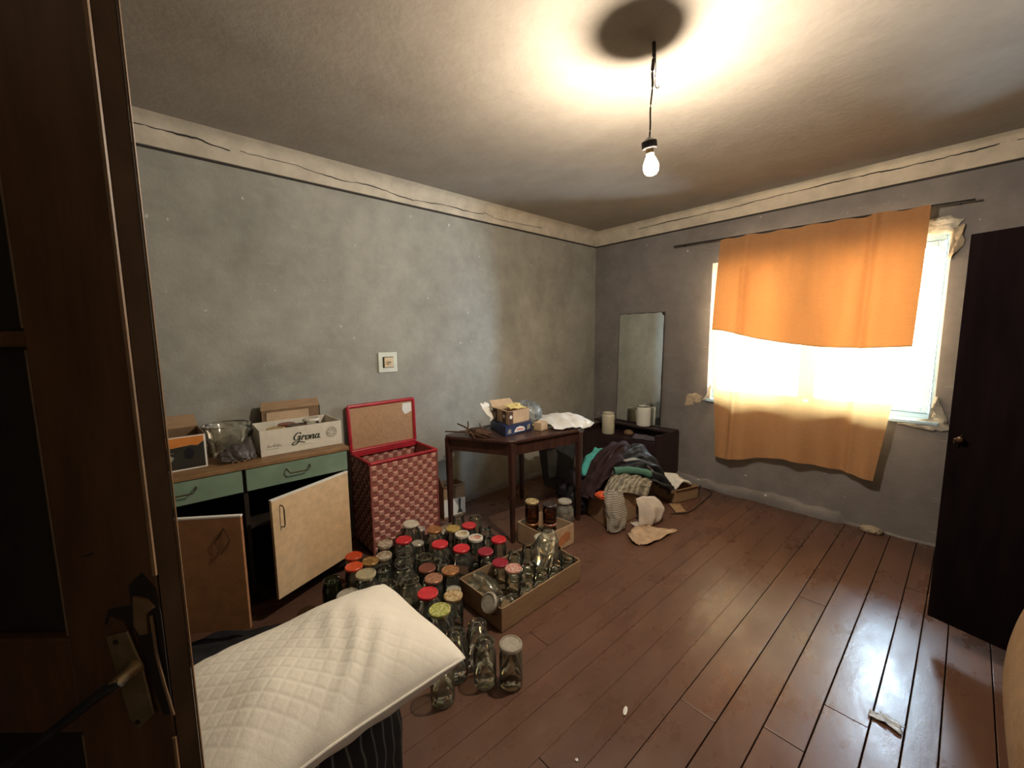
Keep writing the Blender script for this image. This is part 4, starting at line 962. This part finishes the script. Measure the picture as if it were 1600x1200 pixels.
make_jar('mid', .155, 'pinkred', 'lower brown jar with a pinkish red lid in the small box', (1.055, -1.90, .008), M_GLASSD)
make_jar('mid', .130, 'black', 'upper dark jar with a black lid stacked over the pinkish red lid', (1.055, -1.90, .166), M_GLASSD)
make_jar('mid', .15, None, 'empty clear jar in the near corner of the small box', (1.09, -2.0, .008), M_GLASSY)
make_jar('big', .235, 'greyplastic', 'large dusty jar with a grey lid standing behind the small box', (.99, -1.665, .0015), glass_mat('jar_glass_cloudy', (.62, .62, .56), .15, 1.5, .35, (.45, .43, .36)))

fa, fb, fc, fd = at_z(668, 829, .13), at_z(716, 812, .13), at_z(722, 822, .04), at_z(680, 842, .04)
tag(MB().add([fa, fb, fc, fd]+[q+Vector((-.004, -.002, -.004)) for q in (fa, fb, fc, fd)], [(0, 1, 2, 3), (7, 6, 5, 4), (0, 4, 5, 1), (1, 5, 6, 2), (2, 6, 7, 3), (3, 7, 4, 0)]).build('cardboard_strip', M_CARDL), 'torn cardboard strip standing among the jars behind the yellow lid', 'cardboard')
# ================================================================== BAGS, CLOTHES AND BOXES IN THE CORNER
M_LEATH = simple('dark_grey_leatherette', (.05, .053, .057), .38, .3, 12, .15)
M_LEATH2 = simple('worn_grey_leatherette', (.20, .21, .21), .35, .35, 7, .15)
sat = thing('dark_bag', 'dark grey stiff bag standing under the right end of the table', 'bag', (.34, -1.02, 0))
# tapering body: wider at the top, flattened
def satf(u, v):
    a = 2*pi*u; z = .02+.43*v; w = .135+.055*v; t_ = .055*(1-.25*v)
    sx = (abs(cos(a))**.45)*(1 if cos(a) >= 0 else -1); sy = (abs(sin(a))**.6)*(1 if sin(a) >= 0 else -1)
    return Vector((w*sx*.75-w*sy*.0, w*sx*.66, z)) + Vector((.66, -.75, 0))*t_*sy + Vector((0, 0, .05*sx*v))
m = MB(); m.grid(satf, 40, 10); m.build('bag_body', M_LEATH, sat, smooth=True)
m = MB(); top = [satf(i/40, 1) for i in range(40)]; bot = [satf(i/40, 0) for i in range(40)]; m.add(top, [tuple(range(40))]); m.add(bot, [tuple(range(40))]); m.build('bag_ends', M_LEATH, sat)
fv = Vector((.66, -.75, 0)); sv = Vector((.75, .66, 0))
pp = [sv*a+fv*.058+Vector((0, 0, z)) for a, z in ((-.085, .10), (-.10, .36), (-.02, .39), (.0, .33), (-.02, .12))]
m = MB(); m.add(pp+[p_+fv*.004 for p_ in pp], [tuple(range(5)), (9, 8, 7, 6, 5)]+[(i, (i+1) % 5, 5+(i+1) % 5, 5+i) for i in range(5)]); m.build('front_pocket', M_LEATH2, sat)
M_BIN = simple('black_plastic_bag', (.014, .014, .017), .32, .3, 10, .4)
M_BINP = simple('black_violet_cloth', (.030, .022, .030), .75, .3, 10, .4)
blob('black_bag', 'lumpy black-violet cloth bundle on the floor beside the table', 'bundle', (.61, -1.12, 0), (.13, .15, .145), M_BINP, 4, .16)
blob('plastic_sack', 'small black plastic sack on the floor near the big dusty jar', 'sack', (.835, -1.345, 0), (.10, .10, .125), M_BIN, 12, .14)
# carton under the clothes
cc, P = open_box('clothes_carton', 'brown cardboard carton overflowing with old clothes', 'box', [(1.215, -1.415), (1.235, -1.08), (.90, -.98), (.90, -1.30)], .0015, .23, M_CARD, flaps=(), th=.006)
M_MAROON = simple('maroon_jacket', (.030, .012, .014), .8, .4, 10, .3)
M_BLKJ = simple('black_jacket', (.020, .022, .024), .6, .5, 8, .3)
jk = cloth('jacket', [[(.84, -1.28, .10), (.93, -1.38, .16), (1.08, -1.42, .20)], [(.84, -1.22, .26), (.95, -1.28, .32), (1.08, -1.30, .30)], [(.88, -1.05, .42), (.98, -1.10, .50), (1.10, -1.12, .40)], [(.88, -.90, .36), (1.00, -.92, .52), (1.12, -.98, .38)], [(.86, -.80, .15), (1.0, -.80, .25), (1.14, -.84, .25)]], M_MAROON, nu=70, nv=80, amp=.034, freq=3, seed=3, solid=.010)
tag(jk, 'dark maroon jacket heaped over the left of the clothes carton', 'jacket')
jb = cloth('jacket', [[(1.02, -1.12, .38), (1.06, -1.20, .33), (1.14, -1.22, .27)], [(1.02, -.92, .50), (1.14, -.98, .44), (1.22, -1.06, .34)], [(1.06, -.78, .50), (1.19, -.82, .42), (1.28, -.92, .28)], [(1.10, -.66, .34), (1.25, -.70, .28), (1.33, -.80, .20)], [(1.14, -.62, .12), (1.25, -.63, .14), (1.34, -.72, .14)]], M_BLKJ, nu=70, nv=76, amp=.030, freq=3, seed=11, solid=.010)
tag(jb, 'black jacket with pale grey streaks on top of the clothes heap', 'jacket')
cloth('stripe', [[(1.10, -1.085, .445), (1.13, -1.075, .435)], [(1.165, -.97, .45), (1.195, -.96, .435)], [(1.25, -.90, .36), (1.275, -.89, .345)]], simple('grey_trim', (.26, .25, .22), .7), parent=jb, nu=4, nv=16, amp=.004, freq=1, seed=2, solid=.004)
M_TURQ = simple('turquoise_cloth', (.10, .50, .46), .8, .2, 12, .3)
tq = cloth('towel', [[(.70, -1.14, .24), (.82, -1.16, .25), (.90, -1.18, .24)], [(.69, -1.02, .38), (.82, -1.00, .41), (.92, -1.02, .38)], [(.68, -.88, .42), (.84, -.85, .43), (.98, -.86, .42)]], M_TURQ, nu=26, nv=26, amp=.010, freq=2, seed=5, solid=.008)
tag(tq, 'bright turquoise cloth sticking out behind the maroon jacket', 'cloth')
M_GRN = simple('green_roll_cloth', (.07, .17, .12), .85, .25, 14, .3)
gr_ = MB(); gp = catmull([(1.10, -1.19, .375), (1.17, -1.12, .385), (1.25, -1.03, .37), (1.29, -.98, .345)], 8)
gr_.tube(gp, [.030+.006*noise.noise(p*20) for p in gp], 14); tag(gr_.build('rolled_cloth', M_GRN, smooth=True), 'green rolled cloth between the black jacket and striped shirt', 'cloth')
def stripe_mat(name, c1, c2, scale, axis='X', thr=.5, rough=.85, warp=.06):
    t = NT(name); tc_ = t.add('ShaderNodeTexCoord'); nz_ = t.add('ShaderNodeTexNoise'); nz_.inputs['Scale'].default_value = 6
    t.link(tc_.outputs['Object'], nz_.inputs['Vector']); sp = t.add('ShaderNodeSeparateXYZ'); t.link(tc_.outputs['Object'], sp.inputs[0])
    ma = t.add('ShaderNodeMath', operation='MULTIPLY_ADD'); ma.inputs[1].default_value = warp; t.link(nz_.outputs[0], ma.inputs[0]); t.link(sp.outputs[axis], ma.inputs[2])
    mu = t.add('ShaderNodeMath', operation='MULTIPLY'); mu.inputs[1].default_value = scale; t.link(ma.outputs[0], mu.inputs[0])
    fr_ = t.add('ShaderNodeMath', operation='FRACT'); t.link(mu.outputs[0], fr_.inputs[0])
    t.link(t.ramp(fr_.outputs[0], [(thr-.03, c1), (thr+.03, c2)]), t.bsdf.inputs['Base Color']); t.bsdf.inputs['Roughness'].default_value = rough
    t.bump(t.noise(tc_.outputs['Object'], 90, 3), .2, .002); return t.m
M_STR = stripe_mat('knit_beige_stripe', (.34, .30, .22), (.17, .155, .115), 38, 'X')
M_STR2 = stripe_mat('plaid_grey', (.40, .36, .29), (.19, .165, .13), 70, 'Z', warp=.02)
s1 = cloth('striped_sweater', [[(1.12, -1.36, .245), (1.20, -1.35, .27), (1.27, -1.22, .25), (1.33, -1.10, .19)], [(1.10, -1.28, .31), (1.18, -1.24, .335), (1.26, -1.14, .32), (1.33, -1.04, .26)], [(1.11, -1.20, .345), (1.18, -1.15, .36), (1.26, -1.06, .34), (1.31, -.98, .29)]], M_STR, nu=44, nv=26, amp=.010, freq=4, seed=6, solid=.008)
tag(s1, 'beige striped knit sweater draped across the clothes carton', 'sweater')
s2 = cloth('plaid_shirt', [[(1.155, -1.41, .28), (1.20, -1.37, .295), (1.245, -1.30, .28)], [(1.19, -1.445, .20), (1.245, -1.42, .205), (1.275, -1.31, .19)], [(1.22, -1.46, .10), (1.275, -1.43, .10), (1.30, -1.31, .10)], [(1.235, -1.465, .015), (1.29, -1.43, .012), (1.31, -1.35, .03)]], M_STR2, nu=26, nv=40, amp=.008, freq=2, seed=8, solid=.007, floor=.003)
tag(s2, 'grey plaid shirt hanging down over the carton edge to the floor', 'shirt')
oc = blob('orange_cap', 'small bright orange-red cloth on the rim of the clothes carton', 'cloth', (1.13, -1.385, .215), (.055, .045, .028), simple('orange_cloth', (.75, .12, .04), .8, .15), 2, .2)
# white crumpled packaging right of the carton
M_WCART = simple('crumpled_white_card', (.58, .50, .42), .8, .1, 14, .2)
wc_ = cloth('crumpled_box', [[(1.30, -1.20, .21), (1.33, -1.13, .22), (1.36, -1.03, .20)], [(1.345, -1.22, .12), (1.40, -1.13, .13), (1.44, -1.02, .12)], [(1.345, -1.24, .02), (1.40, -1.16, .02), (1.42, -1.08, .02)], [(1.27, -1.22, .012), (1.32, -1.12, .012), (1.34, -1.04, .012)]], M_WCART, nu=14, nv=16, amp=.006, freq=2, seed=5, solid=.004, floor=.003)
tag(wc_, 'crumpled white cardboard packaging leaning right of the plaid shirt', 'packaging')
# second low carton at the right
c2_, P = open_box('low_carton', 'low brown carton on the floor right of the clothes heap', 'box', [(1.315, -.60), (1.40, -.33), (1.14, -.28), (1.08, -.52)], .0015, .115, M_CARD, th=.005, flaps=((0, 20, .02),))
o = cloth('paper_wrap', [[(1.08, -.50, .10), (1.19, -.52, .12), (1.30, -.54, .105)], [(1.10, -.42, .17), (1.21, -.42, .20), (1.32, -.44, .15)], [(1.14, -.32, .11), (1.24, -.33, .15), (1.35, -.35, .11)]], M_PAPER, nu=18, nv=18, amp=.012, freq=2, seed=9, solid=.003)
tag(o, 'crumpled off-white paper sticking out of the low carton', 'paper')
o = MB().add([(1.42, -.78, .006), (1.30, -.66, .010), (1.36, -.60, .012), (1.47, -.70, .006), (1.42, -.78, .010), (1.30, -.66, .014), (1.36, -.60, .016), (1.47, -.70, .010)], [(0, 1, 2, 3), (7, 6, 5, 4), (0, 4, 5, 1), (1, 5, 6, 2), (2, 6, 7, 3), (3, 7, 4, 0)]).build('cardboard_piece', M_CARD)
tag(o, 'flat cardboard piece on the floor in front of the low carton', 'cardboard')
for i, (lb, pts, r_) in enumerate((('thin dark cable lying across the floor around the low carton', [at_z(1048, 803, .006), at_z(1070, 802, .006), at_z(1085, 795, .006), at_z(1100, 782, .006), at_z(1112, 770, .006), at_z(1098, 762, .006)], .0035), ('black cord loop against the far wall behind the low carton', [at_z(1068, 752, .02), at_z(1080, 757, .03), at_z(1090, 766, .02), at_z(1088, 775, .008), at_z(1095, 758, .01), at_z(1106, 755, .01)], .006))):
    tag(MB().tube(catmull(pts, 6), r_, 6).build('cable', M_BLACKM, smooth=True), lb, 'cable')
# beige rag on the floor
rag_px = [[(981, 834), (994, 822), (1010, 819)], [(988, 845), (1008, 836), (1026, 824)], [(1000, 852), (1020, 846), (1058, 829)]]
M_RAG = simple('beige_rag', (.50, .36, .24), .9, .2, 20, .3)
net = [[tuple(at_z(x, y, .004+.022*((i+j) % 2))) for j, (x, y) in enumerate(r)] for i, r in enumerate(rag_px)]
o = cloth('floor_rag', net, M_RAG, nu=34, nv=30, amp=.010, freq=3, seed=12, solid=.004, floor=.003); tag(o, 'beige rag crumpled on the floor in front of the clothes', 'rag')

# ================================================================== PILLOW ON A STRIPED BENCH
M_PIL = simple('pillow_cream_cotton', (.86, .82, .72), .9, .07, 6, .15, bscale=160)
pil = thing('pillow', 'large cream quilted pillow lying on the dark striped bench', 'pillow', (1.668, -3.600, .462), radians(3))
PW, PL_ = .275, .365
def pilf(sgn):
    def fn(u, v):
        a, b = 2*u-1, 2*v-1
        # pinched corners
        k = 1-.07*(abs(a)**2)*(1-abs(b)**3)*0; rc = 1.02-.03*(abs(a)*abs(b))**3.5; sx = PW*(a*(1-.075*(1-b*b)))*rc; sy = PL_*(b*(1-.05*(1-a*a)))*rc
        e1 = max(0, 1-abs(a)**2.6)**.62; e2 = max(0, 1-abs(b)**3.0)**.62
        hgt = .105*e1*e2
        hgt *= 1+.22*fold_noise(sx, sy, 5, 3)
        wr = .006*sin((sx*.8+sy)*55+6*fold_noise(sx, sy, 4, 8))*max(0, fold_noise(sx, sy, 4.5, 2)+.25)
        p_, q_ = (sx+sy)/.052, (sx-sy)/.052
        g = min(abs(p_-round(p_)), abs(q_-round(q_)))
        quilt = (-.0015*math.exp(-(g/.10)**2)+.0010)*max(0, min(1, .75+2.2*fold_noise(sx, sy, 3, 21)))
        edge = min(1, e1*e2*2.5)
        z = sgn*(hgt+(wr+quilt)*edge)
        tip = .030*(abs(a)**6)*(abs(b)**6)
        base = -.035*(abs(a)**3.5)*.6+.004*fold_noise(sx*2, sy*2, 5, 1)
        if sgn > 0: return (sx, sy, z+base)
        e = e1*e2; o_ = 1+.055*sin(pi*min(1, 1.5*e))
        return (sx*o_, sy*o_, max(base-.085*e**.8+wr*.8*min(1, e*3), -.066))
    return fn
m = MB(); m.grid(pilf(1), 150, 190); m.grid(pilf(-1), 60, 80)
m.build('pillow_cover', M_PIL, pil, smooth='all')
F1 = pilf(1); pth = [F1(t/40, 0) for t in range(41)]+[F1(1, t/40) for t in range(1, 41)]+[F1(1-t/40, 1) for t in range(1, 41)]+[F1(0, 1-t/40) for t in range(1, 41)]
MB().tube(pth, .004, 6).build('piping', M_PIL, pil, smooth=True)
M_BSTR = stripe_mat('blanket_black_stripe', (.012, .010, .010), (.13, .12, .105), 30, 'Y', .84, .85, .05)
bn = thing('striped_bench', 'low bench under a black blanket with thin grey stripes', 'bench', (1.60, -3.80, 0))
def bnf(u, v):
    # superellipse plan, draped sides with soft folds
    a = 2*pi*u; c_, s_ = cos(a), sin(a); sx = (abs(c_)**.38)*(1 if c_ >= 0 else -1)*.315; sy = (abs(s_)**.38)*(1 if s_ >= 0 else -1)*.40
    if v < .22: k = v/.22*.94; z = .392; 
    else:
        t = (v-.22)/.78; k = .94+.10*min(1, t*3.2)-.03*t; z = .392-.377*max(0, t-.03)**1.05
        k += .018*sin(a*9+2*fold_noise(a, 0, 2, 3))*t
    return Vector((sx*k, sy*k, max(z, .006)))
m = MB(); m.grid(bnf, 160, 40); m.build('blanket', M_BSTR, bn, smooth='all')

dc = cloth('dark_fill_sheet', [[(.50, -4.15, .02), (.56, -3.80, .03), (.66, -3.62, .02), (.72, -3.42, .02)], [(.78, -4.15, .04), (.80, -3.80, .06), (.86, -3.60, .05), (.93, -3.42, .03)], [(1.05, -4.15, .05), (1.06, -3.80, .08), (1.08, -3.60, .06), (1.12, -3.42, .03)], [(1.25, -4.15, .03), (1.25, -3.80, .05), (1.26, -3.60, .04), (1.25, -3.42, .02)]], M_DKFILL, nu=50, nv=50, amp=.012, freq=3, seed=15, solid=.006, floor=.004)  # invented black sheet, added to turn this stretch of floor black
tag(dc, 'added black sheet filling the dark floor between the cabinet doors and the bench', 'cloth')
# ================================================================== WARDROBE, ITS OPEN DOOR, ARMCHAIR
wd = thing('wardrobe', 'tall dark wardrobe at the right with one door swung open', 'wardrobe', (3.34, -1.36, 0))
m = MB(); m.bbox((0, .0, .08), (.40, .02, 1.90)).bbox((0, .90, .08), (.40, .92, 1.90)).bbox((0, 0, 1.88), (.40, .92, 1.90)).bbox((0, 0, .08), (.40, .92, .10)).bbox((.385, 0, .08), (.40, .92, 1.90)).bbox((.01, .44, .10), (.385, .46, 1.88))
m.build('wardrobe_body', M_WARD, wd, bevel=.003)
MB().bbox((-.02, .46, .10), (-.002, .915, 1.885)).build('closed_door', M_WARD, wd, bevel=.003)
for x, y in ((.03, .03), (.37, .03), (.03, .89), (.37, .89)):
    MB().lathe([(.014, 0), (.022, .08)], 10, (x, y, 0)).build('leg', M_WARD, wd)
# open leaf: from hinge (0,0) to free edge at world (2.884,-1.221)
fe = Vector((2.884-3.34, -1.221+1.36, 0)); Lw = fe.length; aw = atan2(fe.y, fe.x)
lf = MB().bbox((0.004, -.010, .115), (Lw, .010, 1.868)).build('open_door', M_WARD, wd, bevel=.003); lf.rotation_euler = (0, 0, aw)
for s_ in (1,):
    kn = MB().lathe([(.005, 0), (.005, .014), (.012, .018), (.012, .026), (.006, .030)], 14, (Lw-.045, .010, .985), cap1=True, M=Matrix.Rotation(radians(-90), 3, 'X')); kn.build('knob', M_WIRE, lf, smooth=True)
    MB().tube([(Lw-.045, .010, 1.0), (Lw-.045, .030, .995), (Lw-.030, .034, .985), (Lw-.030, .034, .965)], .003, 6).build('pull', M_WIRE, lf)
M_UPH = simple('armchair_tan_fabric', (.30, .19, .10), .9, .12, 25, .4)
ac = thing('armchair', 'tan upholstered armchair arm at the right edge of the picture', 'armchair', (3.12, -2.05, 0))
def armf(u, v):
    a = 2*pi*u; z = .06+.56*v
    bul = .055*sin(pi*min(1, v*1.05))**.7-.02
    rr = 1 if v < .86 else sqrt(max(0, 1-((v-.86)/.14)**2))
    sx = (abs(cos(a))**.6)*(1 if cos(a) >= 0 else -1)*(.10*rr+bul*rr); sy = (abs(sin(a))**.5)*(1 if sin(a) >= 0 else -1)*(.36*(.9+.1*rr)*(rr if rr > .05 else .05))
    return Vector((sx+.09, sy+.05, z))
m = MB(); m.grid(armf, 48, 30); m.build('arm', M_UPH, ac, smooth='all')
MB().bbox((.19, -.28, .10), (.52, .38, .40)).build('seat', M_UPH, ac, bevel=.05)
MB().bbox((.19, -.42, .10), (.55, -.29, .85)).build('backrest', M_UPH, ac, bevel=.05)
for x, y in ((.06, -.28), (.06, .36), (.50, -.36), (.50, .34)): MB().lathe([(.014, 0), (.020, .105)], 10, (x, y, 0), cap1=True).build('leg', M_DARKWOOD, ac)

# ================================================================== DEBRIS
M_FOIL = simple('crumpled_film', (.55, .58, .62), .25, .2, 40, .6)
q = [at_z(1362, 1120, .0), at_z(1372, 1113, .0), at_z(1413, 1138, .0), at_z(1404, 1147, .0)]
sheet('plastic_scrap', 'shiny crumpled strip of plastic film on the right floorboards', q, M_FOIL, 4, .006, .002, 'scrap')
q = at_z(977, 1112, 0)
tag(MB().lathe([(.001, .0), (.009, .002), (.010, .004), (.001, .007)], 9, (0, 0, 0)).build('paper_chip', M_PAPER, loc=(q.x, q.y, .0008)), 'tiny white chip lying alone in the middle of the floor', 'scrap')
bpy.data.objects['paper_chip'].scale = (.8, 2.2, 1); bpy.data.objects['paper_chip'].rotation_euler = (0, 0, .4)
q = at_z(901, 1188, 0); tag(MB().lathe([(.001, 0), (.006, .002), (.001, .005)], 7).build('crumb', M_PAPER, loc=(q.x, q.y, .0008)), 'tiny pale crumb near the bottom edge of the floor', 'scrap')
q = at_z(1362, 829, 0)
blob('plaster_lump', 'pale lump of fallen plaster at the foot of the far wall', 'rubble', (q.x, q.y-.03, .0), (.06, .04, .022), M_PLPATCH, 3, .25)
